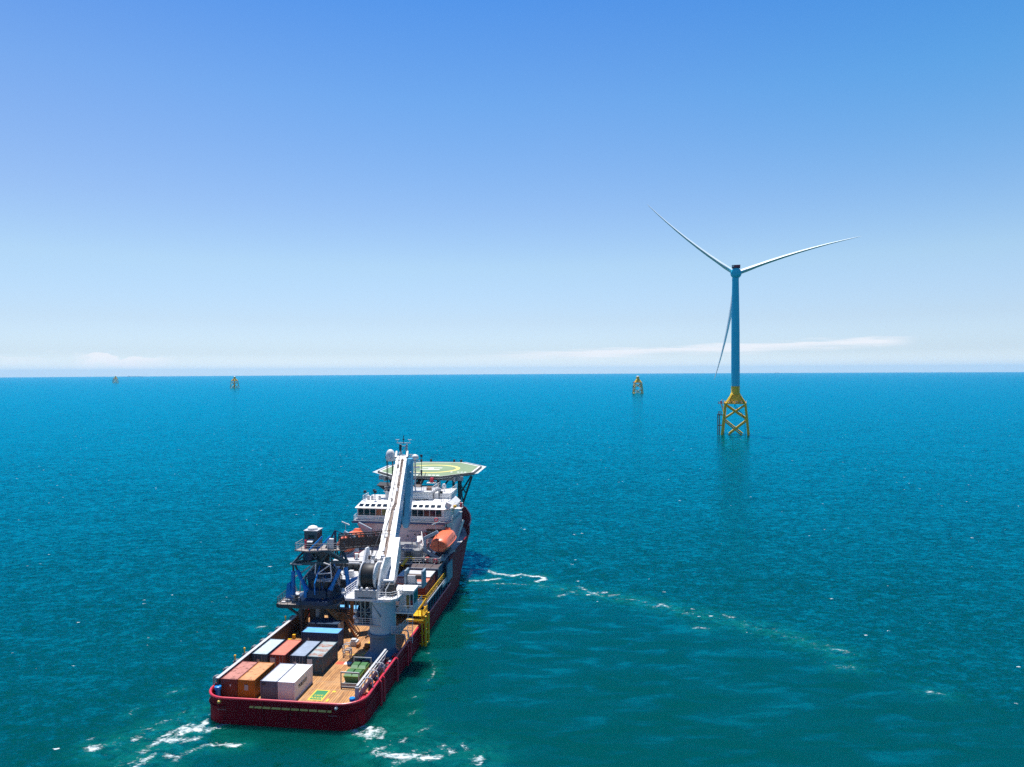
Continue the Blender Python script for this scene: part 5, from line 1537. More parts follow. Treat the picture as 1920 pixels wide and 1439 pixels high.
    sd.build('boom_shade_side', M['boom_shade'], boom)  # sheet over the right face with its blue shade painted on
    for f0, f1 in ((.28, .62),):
        p, q = A.lerp(B, f0) + s * .55 - n * 5.1, A.lerp(B, f1) + s * .85 - n * 4.2
        MB().tube(p, q, .3, .3, 12).build('luffing_cylinder', M['boom_shade'], t, True)
    for f in (.62, .7, .78, .86):
        c = A.lerp(B, f) + s * 1.16 - n * .8
        MB().ball(c, .16, 8, 6).build('boom_lamp', M['white'], boom, True)
    hd = MB()
    c = B
    hd.bar(c - s * 1.4 - n * .3, c + s * 1.4 - n * .3, .5, .6)
    for dx in (-.95, .95):
        hd.bar(c + s * dx * 1.2 - d * .8, c + s * dx * 1.2 + d * .9 + n * .3, .3, .6)
    hd.build('boom_head', M['white_boom'], boom)
    MB().lathe(tuple(c - n * .2 + d * .5 - Vector((.6, 0, 0))), [(.1, 0), (.65, 0), (.55, .1), (.65, .2), (.1, .2)], 18, 'x').build('head_sheave', M['grey'], boom, True)
    # operator's cab
    cb = MB().box(10.35, 12.7, 20.8, 23.6, 9.1, 12.2).build('cab', M['white_boom'], t, bevel=.08)
    MB().box(11.55, 12.0, 20.75, 20.82, 9.4, 11.6).build('cab_window', M['yel_glass'], cb)
    MB().box(12.2, 12.6, 20.75, 20.82, 10.0, 11.7).build('cab_window', M['glass'], cb)
    MB().box(12.69, 12.76, 21.0, 23.4, 10.2, 11.9).build('cab_window', M['glass'], cb)
    MB().box(10.28, 12.8, 20.6, 23.7, 12.2, 12.35).build('cab_roof', M['white_boom'], cb)
    cw = MB().box(9.6, 12.9, 19.9, 25.6, 8.85, 9.05).build('cab_walkway', M['white'], t)
    MB().rail([(9.7, 20, 9.05), (12.85, 20, 9.05), (12.85, 25.5, 9.05)], 1.05, 1.0, .05).build('walkway_railing', M['white'], cw)
    MB().ladder((12.6, 19.0, 4.6), (12.3, 20.4, 8.9), .8, (1, 0, 0), .35).build('cab_stair', M['pale_grey'], t)
    for x in (10.2, 13.1):
        MB().box(x, x + .35, 24.2, 26.2, 11.9, 14.5).build('tugger_cheek', mat('blue grey tugger paint', (0.20, 0.27, 0.33), .5), t, bevel=.06)
    MB().box(10.1, 13.5, 24.0, 26.4, 11.75, 12.1).build('tugger_base', M['grey'], t)
    MB().box(10.6, 12.0, 24.6, 25.8, 12.1, 13.6).build('tugger_motor', M['pale_grey'], t, bevel=.06)
    MB().lathe((10.5, 25.2, 13.3), [(.45, 0), (.45, 2.6)], 14, 'x').build('tugger_drum', M['brown_steel'], t, True)
crane()

# ------------------------------------------------------------------ motion-compensated gangway on its tower
def gangway():
    t = thing('gangway_tower', 'blue six-legged motion platform on dark columns carrying a stowed lattice gangway', 'gangway', (-6.4, 30, DECK))
    lo = MB().prism([(-13.3, 26.8), (-12.4, 26.5), (-7.4, 26.7), (-2.6, 27.2), (-2.2, 34), (-13.7, 34)], 7.05, 7.3).build('lower_deck', mat('tan grey deck paint', (0.24, 0.21, 0.19), .7, wear=(.1, .08, .07), wear_amt=.05), t)
    MB().prism([(-13.32, 26.75), (-12.4, 26.45), (-7.4, 26.65), (-2.55, 27.15), (-2.55, 27.25), (-7.4, 26.75), (-12.4, 26.55), (-13.25, 26.85)], 6.7, 7.32).build('deck_edge', M['dark'], lo)
    MB().rail([(-8.8, 26.7, 7.3), (-12.4, 26.6, 7.3), (-13.2, 26.9, 7.3), (-13.6, 33.8, 7.3)], 1.1, 1.1, .045).build('deck_railing', M['dark'], lo)
    for x, y in ((-8.8, 26.0), (-3.4, 28.2), (-9.0, 33.2), (-3.4, 33.2)):
        c = MB().tube((x, y + .9, DECK), (x, y + .9, 7.05), .42, .42, 16)
        c.build('column', M['dark'], t, True)
    br = MB().bar((-8.8, 27, 5.2), (-12.2, 27.5, 6.95), .3).bar((-8.8, 27, 3), (-3.4, 29, 6.8), .25).bar((-9, 34, 3), (-3.4, 34, 6.8), .25).bar((-8.9, 27, 3.2), (-9, 34, 6.9), .25)
    br.build('column_brace', M['dark'], t)
    MB().box(-12.6, -12.0, 27.3, 27.6, 7.35, 7.5).build('white_plank', M['white'], lo)
    # base frame, clevises and six hydraulic cylinders
    MB().lathe((-6.4, 30.6, 7.3), [(4.6, 0), (4.6, .7), (3.4, .9), (3.2, 2.2), (2.2, 2.4)], 6).build('base_frame', M['navy'], t)
    MB().box(-8.6, -4.0, 29.2, 33, 9.0, 12.4).build('power_unit', M['navy'], t, bevel=.1)
    MB().box(-7.9, -4.8, 28.7, 29.2, 9.4, 11.0).build('power_unit', M['dark'], t, bevel=.05)
    MB().lathe((-11.0, 29.3, 7.3), [(.75, 0), (.75, .25), (.6, .3), (.6, .7), (.75, .75), (.75, 1.0)], 16).build('base_pad', M['pale_grey'], t, True)
    low = [(-11.35, 29.2, 8.7), (-8.4, 28.0, 9.6), (-4.2, 28.2, 9.4), (-1.3, 29.6, 9.9), (-4.8, 33, 9.2), (-8, 33, 9.2)]
    upp = [(-11.3, 29.3, 13.3), (-10.9, 29.3, 13.3), (-2.4, 29.7, 13.8), (-2.1, 29.9, 14.0), (-6.0, 33.6, 13.6), (-6.6, 33.6, 13.6)]
    for i, (p, q) in enumerate(zip(low, upp)):
        P, Q = Vector(p), Vector(q)
        m_ = P.lerp(Q, .80)
        cy = MB().tube(P, m_, .36, .36, 14).tube(P.lerp(Q, .02), P.lerp(Q, .12), .46, .46, 14).build('hydraulic_cylinder', M['blue'], t, True)
        MB().tube(m_, Q, .17, .17, 10).build('piston_rod', M['dark'], cy, True)
        MB().ball(P, .52, 10, 7).box(P.x - .25, P.x + .25, P.y - .5, P.y + .5, P.z - 1.3, P.z).build('clevis', M['blue'] if i in (0, 1, 3) else M['navy'], t, True)
    MB().hexa([(-12.6, 28.8, 7.5), (-11.6, 28.8, 7.5), (-11.6, 29.8, 7.5), (-12.6, 29.8, 7.5), (-12.3, 28.8, 10.2), (-11.7, 28.8, 10.6), (-11.7, 29.6, 10.6), (-12.3, 29.6, 10.2)]).build('bracket', M['blue'], t)
    MB().hexa([(-.7, 29.4, 8.6), (.3, 29.4, 8.6), (.3, 30.2, 8.6), (-.7, 30.2, 8.6), (-1.0, 29.4, 11.2), (.2, 29.4, 11.6), (.2, 30.2, 11.6), (-1.0, 30.2, 11.2)]).build('bracket', M['blue'], t)
    # upper triangular frame
    uf = MB()
    L_, R_, B_ = Vector((-11.5, 29.2, 13.6)), Vector((-1.5, 29.6, 14.2)), Vector((-6.4, 34.2, 14.0))
    top = Vector((0, 0, 1.9))
    for a, b in ((L_, R_), (R_, B_), (B_, L_)):
        uf.bar(a, b, .5, .45)
        c1, c2 = a.lerp(b, .32) + top, a.lerp(b, .68) + top
        uf.bar(a, c1, .3).bar(c1, c2, .3).bar(c2, b, .3).bar(c1, a.lerp(b, .28), .2).bar(c2, a.lerp(b, .72), .2).bar(c1, a.lerp(b, .5), .2).bar(c2, a.lerp(b, .5), .2)
    for p in (L_, R_, B_):
        uf.bar(p, Vector((-6.4, 31, 15.2)), .32)
    uf.build('upper_frame', mat('dark teal frame paint', (0.045, 0.09, 0.11), .45), t)
    MB().prism([(-11.8, 29), (-9.6, 28.8), (-9.4, 30.2), (-11.4, 30.0)], 13.6, 13.75).build('joint_plate', M['pale_grey'], t)
    MB().lathe((-6.3, 30.6, 12.6), [(1.4, 0), (1.4, .5), (1.1, .6), (1.1, 2.6), (1.6, 2.7), (1.6, 3.3)], 24).build('slew_column', M['dark'], t, True)
    wf = MB()
    for a, b in (((-6.6, 28.2, 11.3), (-3.9, 28.4, 11.5)), ((-6.6, 28.2, 12.3), (-3.9, 28.4, 12.5)), ((-6.6, 28.2, 11.3), (-6.6, 28.2, 12.3)), ((-3.9, 28.4, 11.5), (-4.2, 28.5, 14.2)), ((-6.5, 28.2, 12.3), (-4.2, 28.5, 13.9)), ((-6.9, 28.4, 12.3), (-6.8, 28.4, 14)), ((-5.4, 28.5, 14.2), (-4.2, 28.5, 13.8))):
        wf.bar(a, b, .17)
    wf.build('access_basket', M['white'], t)
    MB().box(-6.6, -3.9, 27.7, 28.6, 11.15, 11.3).build('basket_floor', M['pale_grey'], t)
    # upper slewing platform
    up = MB().prism([(-11.0, 29.2), (-8.3, 28.6), (-5.0, 29.6), (-2.2, 30.4), (-2.2, 32.2), (-7, 33.4), (-10.8, 32.6)], 15.9, 16.1).build('upper_deck', mat('tan grating paint', (0.33, 0.28, 0.25), .7), t)
    MB().rail([(-10.9, 32.5, 16.1), (-10.9, 29.3, 16.1), (-8.3, 28.7, 16.1), (-5.0, 29.7, 16.1), (-2.3, 30.5, 16.1)], 1.15, 1.3, .05).build('deck_railing', M['grey'], up)
    MB().tube((-8.6, 29.9, 14.4), (-8.6, 29.9, 15.9), .9, .9, 14).build('slew_motor', M['navy'], t, True)
    cab = MB().box(-10.1, -7.7, 31.2, 33.6, 16.1, 19.0).build('control_cabin', mat('slate cabin paint', (0.06, 0.10, 0.12), .45), t, bevel=.04)
    MB().box(-10.2, -7.6, 31.1, 33.7, 19.0, 19.12).build('cabin_roof', M['pale_grey'], cab)
    MB().lathe((-8.9, 32.2, 19.12), [(.85, 0), (.9, .3), (.7, .55), (.3, .7), (.02, .74)], 18).build('cabin_dome', M['white'], cab, True)
    MB().box(-9.3, -8.2, 31.13, 31.2, 16.9, 18.3).build('cabin_window', M['glass'], cab)
    MB().box(-7.74, -7.66, 31.4, 33.3, 17.3, 18.6).build('cabin_window', M['glass'], cab)
    MB().hexa([(-9.2, 30.2, 17.2), (-8.2, 30.2, 17.2), (-8.2, 31.1, 17.5), (-9.2, 31.1, 17.5), (-9.2, 30.2, 17.3), (-8.2, 30.2, 17.3), (-8.2, 31.1, 17.6), (-9.2, 31.1, 17.6)]).build('cabin_canopy', M['pale_grey'], cab)
    MB().tube((-9.5, 30.4, 16.1), (-9.5, 30.4, 17.6), .2).build('red_bottle', M['cap_pink'], up, True)
    for dx in (0, 1.3):
        MB().tube((-8.2 + dx, 28.9 + dx * .3, 16.2), (-6.2 + dx, 30.0 + dx * .3, 18.4), .17, .17, 10).build('luffing_cylinder', M['blue'], t, True)
    MB().box(-5.6, -4.4, 30.5, 31.3, 16.1, 17.9).build('winch_box', M['white'], t, bevel=.1)
    MB().bar((-6.0, 31, 16.1), (-4.4, 31.4, 19.2), .3).bar((-4.2, 31, 16.1), (-4.4, 31.4, 19.2), .3).bar((-4.4, 31.4, 19.2), (-1.5, 32.2, 17.9), .12).build('mast_frame', M['navy'], t)
    rr = random.Random(9)
    for k in range(30):
        a = rr.random() * 6.28; r = rr.uniform(1.0, 4.6)
        x, y = -6.4 + r * math.cos(a), 29.8 + r * math.sin(a) * .7
        MB().path([(x, y, 9.0), (x + rr.uniform(-.8, .8), y + rr.uniform(-.4, .4), 11), (x * .4 - 6.3 * .6, y * .4 + 30.6 * .6, 13.4)], rr.uniform(.06, .14), 6).build('hydraulic_hose', M[rr.choice(['dark', 'black', 'navy', 'blue', 'pale_grey', 'dark'])], t)
    for k in range(24):
        x, y = rr.uniform(-12.4, -3.2), rr.uniform(27.4, 32)
        MB().box(x, x + rr.uniform(.3, .9), y, y + rr.uniform(.3, .8), 7.3, 7.3 + rr.uniform(.3, 1.0)).build('pump_unit', M[rr.choice(['dark', 'navy', 'grey', 'brown_steel', 'pale_grey'])], t, bevel=.03)
    for k in range(12):
        x, y = rr.uniform(-8.2, -3.4), rr.uniform(27.6, 33)
        MB().box(x, x + rr.uniform(.3, 1.1), y, y + rr.uniform(.3, 1), 5.4 + rr.uniform(-3, 1), 7.0).build('underdeck_unit', M[rr.choice(['dark', 'dark', 'grey', 'brown_steel'])], t)
    # telescopic lattice gangway
    g = MB()
    A, B = Vector((-3.4, 30.8, 16.3)), Vector((5.2, 35.6, 16.1))
    d = (B - A).normalized(); sd = Vector((-d.y, d.x, 0)).normalized() * .75; hz = Vector((0, 0, 2.25))
    n = 13
    for o in (sd, -sd):
        for z in (Vector((0, 0, 0)), hz, hz * .5):
            g.bar(A + o + z, B + o + z, .2 if z.z != 1.125 else .1)
        for i in range(n + 1):
            p = A.lerp(B, i / n) + o
            g.bar(p, p + hz, .13)
            if i < n:
                q = A.lerp(B, (i + 1) / n) + o
                g.bar(p if i % 2 else p + hz, q + hz if i % 2 else q, .1)
    for i in range(n + 1):
        p = A.lerp(B, i / n)
        g.bar(p - sd, p + sd, .13)
    gw = g.build('lattice_gangway', M['brown_steel'], t)
    f = MB().hexa([A - sd * .9 + hz * .02, A + sd * .9 + hz * .02, B + sd * .9 + hz * .02, B - sd * .9 + hz * .02, A - sd * .9 + hz * .06, A + sd * .9 + hz * .06, B + sd * .9 + hz * .06, B - sd * .9 + hz * .06])
    f.build('walkway', M['dark'], gw)
    f = MB().hexa([A - sd * 1.02 + hz * .1, A - sd * .98 + hz * .1, B - sd * .98 + hz * .1, B - sd * 1.02 + hz * .1, A - sd * 1.02 + hz * .8, A - sd * .98 + hz * .8, B - sd * .98 + hz * .8, B - sd * 1.02 + hz * .8])
    f.build('side_mesh', M['brown_steel'], gw)

gangway()

def stairs():
    t = thing('deck_stairs', 'rust brown steel stairs with a landing, from the work deck up to the gangway tower', 'stairs', (-1.5, 28.5, DECK))
    def flight(p, q, w=1.1):
        P, Q = Vector(p), Vector(q)
        d = Q - P
        sd = Vector((0, 1, 0)) * w / 2
        m = MB()
        for o in (-sd, sd):
            m.bar(P + o, Q + o, .12, .4)
            m.bar(P + o + Vector((0, 0, 1)), Q + o + Vector((0, 0, 1)), .1)
            for i in range(4):
                c = P.lerp(Q, i / 3) + o
                m.bar(c, c + Vector((0, 0, 1)), .08)
        f = m.build('flight', M['stair'], t)
        n = int(abs(d.z) / .27)
        tr = MB()
        for i in range(n):
            c = P.lerp(Q, (i + .5) / n) + Vector((0, 0, .12))
            tr.box(c.x - .15, c.x + .15, c.y - w / 2 + .1, c.y + w / 2 - .1, c.z - .03, c.z + .03)
        tr.build('treads', mat('pale tread paint', (0.62, 0.48, 0.30), .6), f)
    flight((-5.3, 28.0, 7.35), (-2.6, 27.8, 5.0))
    ld = MB().box(-2.7, -.6, 27.0, 29.6, 4.88, 5.0).build('landing', M['stair'], t)
    MB().rail([(-2.6, 29.5, 5), (-.7, 29.5, 5), (-.7, 28.8, 5)], 1.05, 1, .07).rail([(-2.6, 27.1, 5), (-1.4, 27.1, 5)], 1.05, 1, .07).build('landing_railing', M['stair'], ld)
    flight((-1.2, 27.8, 4.95), (1.4, 26.6, 2.2))
    MB().bar((-.8, 29.7, DECK), (-.8, 29.7, 8.6), .5).build('post', M['stair'], t)
    MB().bar((-2.4, 29.4, DECK), (-2.4, 29.4, 5), .18).bar((-2.4, 27.2, DECK), (-2.4, 27.2, 5), .18).build('landing_leg', M['stair'], t)
stairs()

def deck_clutter():
    # loose gear between the stairs and the crane
    rr = random.Random(21)
    for k, (x, y, lb) in enumerate((
            (1.6, 20.4, 'grey pipe hoop frame standing by the corner of the bright blue container'),
            (2.0, 22.6, 'pale gear crate beside the bright blue container'),
            (2.5, 18.3, 'grey pipe hoop frame nearest the rusty container'))):
        m = MB()
        if k != 1:
            m.path([(x - .6, y, DECK), (x - .6, y, DECK + .9), (x - .2, y, DECK + 1.15), (x + .5, y, DECK + 1.15), (x + .5, y, DECK)], .09, 6)
            m.path([(x - .6, y + .7, DECK), (x - .6, y + .7, DECK + .9), (x - .2, y + .7, DECK + 1.15), (x + .5, y + .7, DECK + 1.15), (x + .5, y + .7, DECK)], .09, 6)
            m.bar((x - .6, y, DECK + .5), (x - .6, y + .7, DECK + .5), .1).bar((x + .5, y, DECK + .5), (x + .5, y + .7, DECK + .5), .1)
            single(m, 'pipe_rack', M['pale_grey'], lb, 'rack', (x, y, DECK))
        else:
            m.box(x - .6, x + .6, y, y + 1.2, DECK, DECK + .8).box(x - .5, x + .3, y + .1, y + .9, DECK + .8, DECK + 1.1)
            single(m, 'gear_crate', M['pale_grey'], lb, 'crate', (x, y, DECK), bevel=.03)
    for k in range(16):
        x, y = rr.uniform(2.6, 5.8), rr.uniform(20.5, 30)
        m_ = rr.choice(['pale_grey', 'yellow', 'dark', 'dark', 'grey', 'stair', 'white', 'dark'])
        if rr.random() < .5:
            part(MB().box(x, x + rr.uniform(.3, 1.0), y, y + rr.uniform(.4, 1.6), DECK, DECK + rr.uniform(.3, 1.0)), 'deck_fitting', m_, None, False, .03)
        else:
            part(MB().tube((x, y, DECK + .15), (x + rr.uniform(-.3, .3), y + rr.uniform(1, 2.6), DECK + .15), .11, .11, 8), 'deck_pipe', m_, None, True)
    for x, y in ((-9.6, 19), (-9.4, 22.4), (-9.5, 24.6), (-7.6, 18.9), (-9.2, 10.2)):
        part(MB().box(x, x + rr.uniform(.4, .9), y, y + rr.uniform(.4, .9), DECK, DECK + .7), 'yellow_fitting', 'yellow', None, False, .03)
    for x, y in ((5.3, 14.4), (5.8, 15.6), (4.9, 16.2)):
        part(MB().box(x, x + .5, y, y + .9, DECK, DECK + .5).tube((x, y, DECK + .3), (x + .9, y + .9, DECK + .4), .14), 'lifting_gear', 'dark', None, False)
deck_clutter()

# ------------------------------------------------------------------ jacket foundations and the wind turbine
def kids(o): return [c for c in bpy.data.objects if c.parent == o]
def copy_tree(o, parent=None):
    c = o.copy(); col.objects.link(c); c.parent = parent
    for k in kids(o): copy_tree(k, c)
    return c

def jacket_parts(t):
    legs = [(1, 1), (-1, 1), (-1, -1), (1, -1)]
    half = lambda z: 7.05 + (22.6 - z) / 22.6 * 2.2
    def pt(k, z):
        h = half(z)
        return Vector((legs[k][0] * h, legs[k][1] * h, z))
    for k in range(4):
        MB().tube(pt(k, 23.0), pt(k, -7), .76, .86, 14).build('leg', M['jacket'], t, True)
    for k in range(4):
        j = (k + 1) % 4
        for z1, z0 in ((21.8, 11.2), (10.6, -4.2)):
            for a, b in ((k, j), (j, k)):
                MB().tube(pt(a, z1), pt(b, z0), .54, .54, 10).build('brace', M['jacket'], t, True)
    tp = MB()
    sq = lambda h, z: [(h, h, z), (-h, h, z), (-h, -h, z), (h, -h, z)]
    tp.loft([sq(7.75, 22.5), sq(7.75, 23.2)])
    tp.loft([sq(4.6, 23.2), sq(2.7, 29.6)])
    tpo = tp.build('transition_piece', M['jacket'], t)
    for sx, sy in legs:
        MB().hexa([(sx * 5.7, sy * 7.3, 23.2), (sx * 7.3, sy * 7.3, 23.2), (sx * 7.3, sy * 5.7, 23.2), (sx * 5.2, sy * 5.2, 23.2),
                   (sx * 1.5, sy * 2.9, 30.3), (sx * 2.9, sy * 2.9, 30.3), (sx * 2.9, sy * 1.5, 30.3), (sx * 1.2, sy * 1.2, 30.3)]).build('corner_strut', M['jacket'], tpo, bevel=.08)
    MB().lathe((0, 0, 29.3), [(3.9, 0), (3.25, 1.1), (3.15, 1.6), (3.15, 5.8), (3.25, 5.85), (3.25, 6.1)], 36).build('collar', M['jacket'], tpo, True)
    MB().rail([(-7.6, -7.6, 23.2), (7.6, -7.6, 23.2), (7.6, 7.6, 23.2), (-7.6, 7.6, 23.2)], 1.2, 2.5, .06, 2, True).build('railing', M['jacket'], tpo)
    rr = random.Random(4)
    for k in range(9):
        x = -5.5 + k * 1.35
        MB().box(x, x + rr.uniform(.5, 1.1), -7.3, -6.2, 23.2, 23.2 + rr.uniform(.5, 1.6)).build('equipment_box', M[rr.choice(['dark', 'stair', 'pale_grey', 'dark', 'navy'])], t)
    MB().path([(-.6, -7.4, 22.4), (-.4, -7.5, 20.8), (1.6, -7.6, 18.6), (4.4, -7.9, 16.2), (6.4, -8.2, 13), (7.0, -8.5, 4), (7.2, -8.7, -3)], .16, 8).build('cable_tube', M['dark'], t, True)
    MB().path([(.4, -7.4, 22.4), (.6, -7.5, 20.8), (2.4, -7.6, 18.4), (5, -7.9, 15.6)], .14, 8).build('cable_tube', M['dark'], t, True)
    # side platform, sloping ladder and boat landing
    MB().box(-12.2, -7.75, -5.4, -1.5, 22.7, 23.0).rail([(-7.8, -5.4, 23.0), (-12.1, -5.4, 23.0), (-12.1, -1.6, 23.0)], 1.2, 1.1, .07).build('side_platform', M['stair'], t)
    MB().bar((-10.4, -4, 23), (-9.2, -3.6, 26), .3).bar((-9.2, -3.6, 26), (-8.2, -3.6, 24.6), .25).build('platform_crane', M['pale_grey'], t)
    MB().box(-10.6, -9.4, -5, -3.6, 23, 24.6).build('red_locker', M['cap_pink'], t)
    MB().bar((-10.0, -6, 22.6), (-8.2, -7.2, 16.4), .9, .25).bar((-10.0, -3, 22.6), (-8.0, -3, 18.5), .35).build('inclined_ladder', M['pale_grey'], t)
    bl = MB()
    for x in (-12.3, -11.0):
        bl.tube((x, -7.5, -3), (x, -7.5, 15.2), .3, .3, 10)
    for z in (6.8, 14.4):
        bl.bar((-12.5, -7.5, z), (-8.6, -7.3, z), .7, .7)
    bl.ladder((-11.65, -7.4, -1), (-11.65, -7.4, 17), .6, (1, 0, 0), .8, .06)
    bl.build('boat_landing', mat('weathered landing paint', (0.25, 0.16, 0.07), .55, wear=(.12, .08, .05), wear_amt=.08), t)
    MB().box(-11.9, -9.4, -8.2, -6.6, 15.0, 15.3).rail([(-11.8, -8.1, 15.3), (-9.5, -8.1, 15.3)], 1.8, 1, .09).rail([(-11.8, -6.7, 15.3), (-9.5, -6.7, 15.3)], 1.8, 1, .09).build('rest_platform', M['stair'], t)

def drop(x, y): return -(x * x + y * y) / (2 * EARTH)
FAR = [(263.9, 1489.6, 12, 'nearest of the three bare yellow jackets, standing alone left of the turbine'),
       (-868.9, 2225.1, 48, 'bare yellow jacket on the left half of the horizon, larger of the two there'),
       (-2051.4, 3677.4, -30, 'farthest and smallest bare jacket, a pale speck near the left end of the horizon')]
x, y, a, lb = FAR[0]
j0 = thing('jacket_foundation', lb, 'jacket', group='bare jacket foundations standing in the sea', world=(x, y, drop(x, y)), rz=-math.atan2(x, y) + R(a))
jacket_parts(j0)
MB().lathe((0, 0, 35.4), [(3.0, 0), (3.0, .5), (2.0, 1.3), (.1, 1.6)], 24).build('top_cover', M['white'], j0, True)
for x, y, a, lb in FAR[1:]:
    c = copy_tree(j0)
    c.location = (x, y, drop(x, y)); c.rotation_euler = (0, 0, -math.atan2(x, y) + R(a)); c['label'] = lb

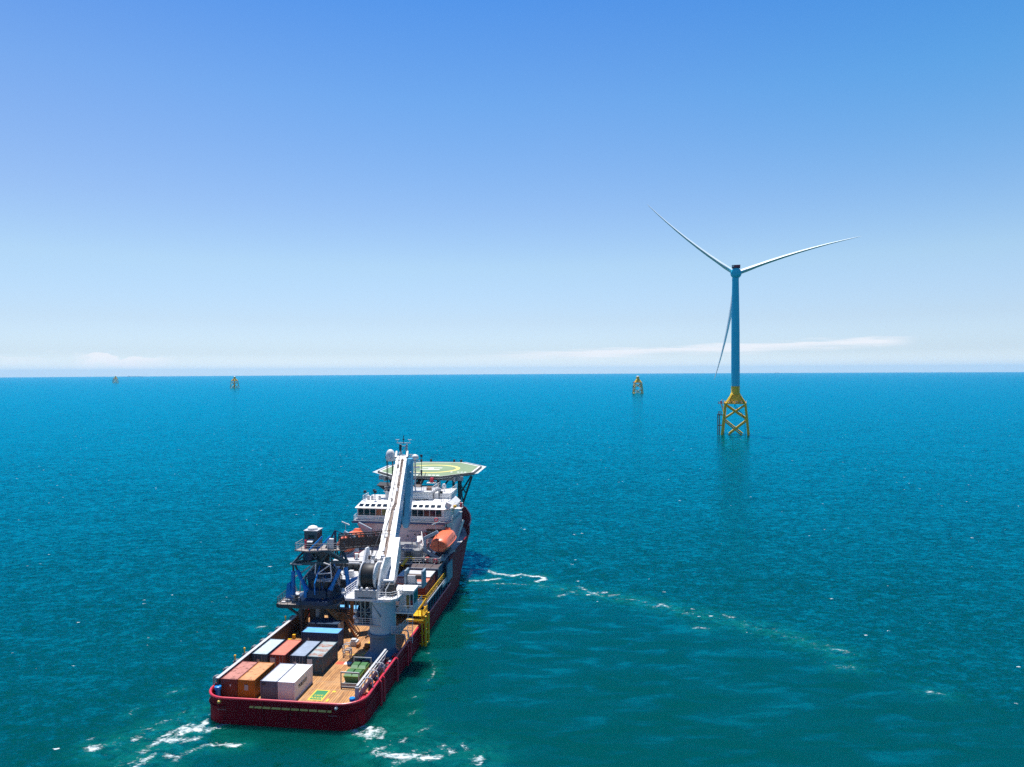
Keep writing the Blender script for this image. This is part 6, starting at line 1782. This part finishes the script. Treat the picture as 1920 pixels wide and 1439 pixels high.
def turbine():
    bx, by = 165.9, 527.4
    t = thing('wind_turbine', 'tall three-bladed wind turbine on a yellow lattice jacket, blades at rest', 'wind turbine', world=(bx, by, drop(bx, by)), rz=-math.atan2(bx, by) - R(1.5))
    jacket_parts(t)
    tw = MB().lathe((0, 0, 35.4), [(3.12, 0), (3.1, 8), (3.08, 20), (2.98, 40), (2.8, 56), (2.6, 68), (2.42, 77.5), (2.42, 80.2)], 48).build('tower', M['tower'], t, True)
    for z in (39.5, 44.2, 47.8):
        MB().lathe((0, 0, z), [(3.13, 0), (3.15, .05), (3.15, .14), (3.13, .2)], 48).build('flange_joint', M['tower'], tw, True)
    MB().lathe((0, 0, 35.38), [(3.16, -.02), (3.2, 0), (3.2, .3), (3.16, .32)], 48).build('tower_ring', M['pale_grey'], tw, True)
    # nacelle and rotor, in turbine-local axes
    rot = Matrix.Rotation(-t.rotation_euler.z, 3, 'Z')
    yaw, tilt = .3, .06
    n = rot @ Vector((math.sin(yaw) * math.cos(tilt), math.cos(yaw) * math.cos(tilt), math.sin(tilt)))
    H = rot @ (Vector((168.7, 535.0, 119.9)) - Vector(t.location))
    e1 = n.cross(Vector((0, 0, 1))).normalized(); e2 = e1.cross(n)
    def ringn(c, r, k=32, sq=0.0):
        out = []
        for i in range(k):
            a = 2 * math.pi * i / k
            out.append(c + e1 * math.cos(a) * r + e2 * math.sin(a) * r)
        return out
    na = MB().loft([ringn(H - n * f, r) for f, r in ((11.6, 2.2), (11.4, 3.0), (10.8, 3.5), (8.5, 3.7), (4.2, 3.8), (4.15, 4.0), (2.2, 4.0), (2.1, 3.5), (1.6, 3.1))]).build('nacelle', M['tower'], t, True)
    MB().loft([ringn(H - n * f, r) for f, r in ((1.6, 2.75), (-.5, 2.9), (-1.9, 2.5), (-2.9, 1.5), (-3.3, .3))]).build('hub', M['blade'], t, True)
    U = Vector((0, 0, 1)); sN = Vector((e1.x, e1.y, 0)).normalized(); fN = Vector((n.x, n.y, 0)).normalized()
    c0 = H - n * 8.6 + U * 3.55
    hp = MB()
    def q(a, b, c): return c0 + sN * a + fN * b + U * c
    hp.hexa([q(-3.0, -3.2, 0), q(3.0, -3.2, 0), q(3.0, 3.2, 0), q(-3.0, 3.2, 0), q(-3.0, -3.2, .25), q(3.0, -3.2, .25), q(3.0, 3.2, .25), q(-3.0, 3.2, .25)])
    for a0, a1, b0, b1 in ((-3.0, 3.0, -3.2, -3.05), (-3.0, 3.0, 3.05, 3.2), (-3.0, -2.85, -3.05, 3.05), (2.85, 3.0, -3.05, 3.05)):
        hp.hexa([q(a0, b0, .25), q(a1, b0, .25), q(a1, b1, .25), q(a0, b1, .25), q(a0, b0, 1.9), q(a1, b0, 1.9), q(a1, b1, 1.9), q(a0, b1, 1.9)])
    ho = hp.build('hoist_platform', M['crimson'], t)
    MB().hexa([q(-2.75, -3.26, .45), q(-1.4, -3.26, .45), q(-1.4, -3.2, .45), q(-2.75, -3.2, .45), q(-2.75, -3.26, 1.7), q(-1.4, -3.26, 1.7), q(-1.4, -3.2, 1.7), q(-2.75, -3.2, 1.7)]).build('white_panel', M['sign_white'], ho)
    for a in (-1.0, -.2, .8):
        p = H - n * 11.58 + sN * a + U * 1.5
        MB().hexa([p + sN * u_ + U * w_ - n * d_ for d_, w_ in ((.0, 0), (.0, .35)) for u_, d2 in ((0, 0), (.45, 0), (.45, 1), (0, 1)) for d_ in (d2 * .08 - .75,)]).build('nacelle_mark', M['sign_white'], na) if False else None
    for ang, L_, sg in ((139.4, 86.8, -1), (14.8, 88.4, 1), (-101.3, 81.9, 1)):
        a = R(ang)
        u = e1 * math.cos(a) + e2 * math.sin(a)
        v = -e1 * math.sin(a) + e2 * math.cos(a)         # towards larger angles
        rings = []
        for s_, w, dp in ((.018, 3.4, 3.4), (.05, 3.45, 3.5), (.10, 3.5, 3.6), (.18, 3.4, 3.5), (.28, 3.1, 3.2), (.40, 2.7, 2.8), (.52, 2.25, 2.4), (.64, 1.85, 2.0), (.76, 1.4, 1.6), (.87, 1.0, 1.1), (.94, .7, .8), (.98, .42, .5), (1.0, .08, .1)):
            c = H + u * (s_ * L_) + v * (4 * 2.1 * s_ * (1 - s_))
            ring = []
            root = max(0.0, 1 - s_ / .14)
            for i, (an, au) in enumerate(((-1.0, -.02), (-.93, .05), (-.5, .18), (0, .33), (.4, .45), (.65, .49), (.8, .36), (.8, .1), (.6, -.2), (.2, -.42), (-.2, -.5), (-.62, -.34), (-.93, -.12))):
                b = math.pi + .2 - 2 * math.pi * i / 13
                cn_, cu_ = .5 * math.cos(b), .5 * math.sin(b)
                an, au = an * (1 - root) + cn_ * root, au * (1 - root) + cu_ * root
                ring.append(c + n * (an * w) + v * (sg * au * w * (.86 if s_ > .1 else 1)))
            rings.append(ring)
        MB().loft(rings).build('blade', M['blade'], t, True)
turbine()

def cargo_ship(px_az, dist, L_, label):
    x, y = dist * math.sin(px_az), dist * math.cos(px_az)
    t = thing('cargo_ship', label, 'ship', group='ships on the horizon', world=(x, y, drop(x, y)), rz=-px_az)
    h = L_ / 2
    st = [(-h, .7, 8), (-h * .9, 1, 7), (h * .75, 1, 7), (h * .92, .6, 8.5), (h, .05, 10)]
    MB().loft([[(xx, -15 * w, z), (xx, 15 * w, z), (xx * .97, 13 * w, -3), (xx * .97, -13 * w, -3)] for xx, w, z in st]).build('hull', M['white'], t)  # all parts painted white, standing in for thicker haze over the ship
    d = MB().box(-h * .85, -h * .68, -13, 13, 7, 17).box(-h * .83, -h * .72, -17, 17, 14, 17).build('deckhouse', M['white'], t)
    MB().tube((-h * .8, 0, 17), (-h * .8, 0, 22), 3).build('funnel', M['white'], d)
    for k in range(5):
        MB().box(-h * .5 + k * h * .26, -h * .5 + k * h * .26 + h * .2, -11, 11, 7, 9).build('hatch_cover', M['white'], t)
cargo_ship(math.atan2(253 - 960, 1332), 19500, 330, 'faint grey cargo ship on the left horizon, between the two far jackets')
cargo_ship(math.atan2(1457 - 960, 1332), 19000, 110, 'tiny faint ship on the horizon just right of the turbine tower')
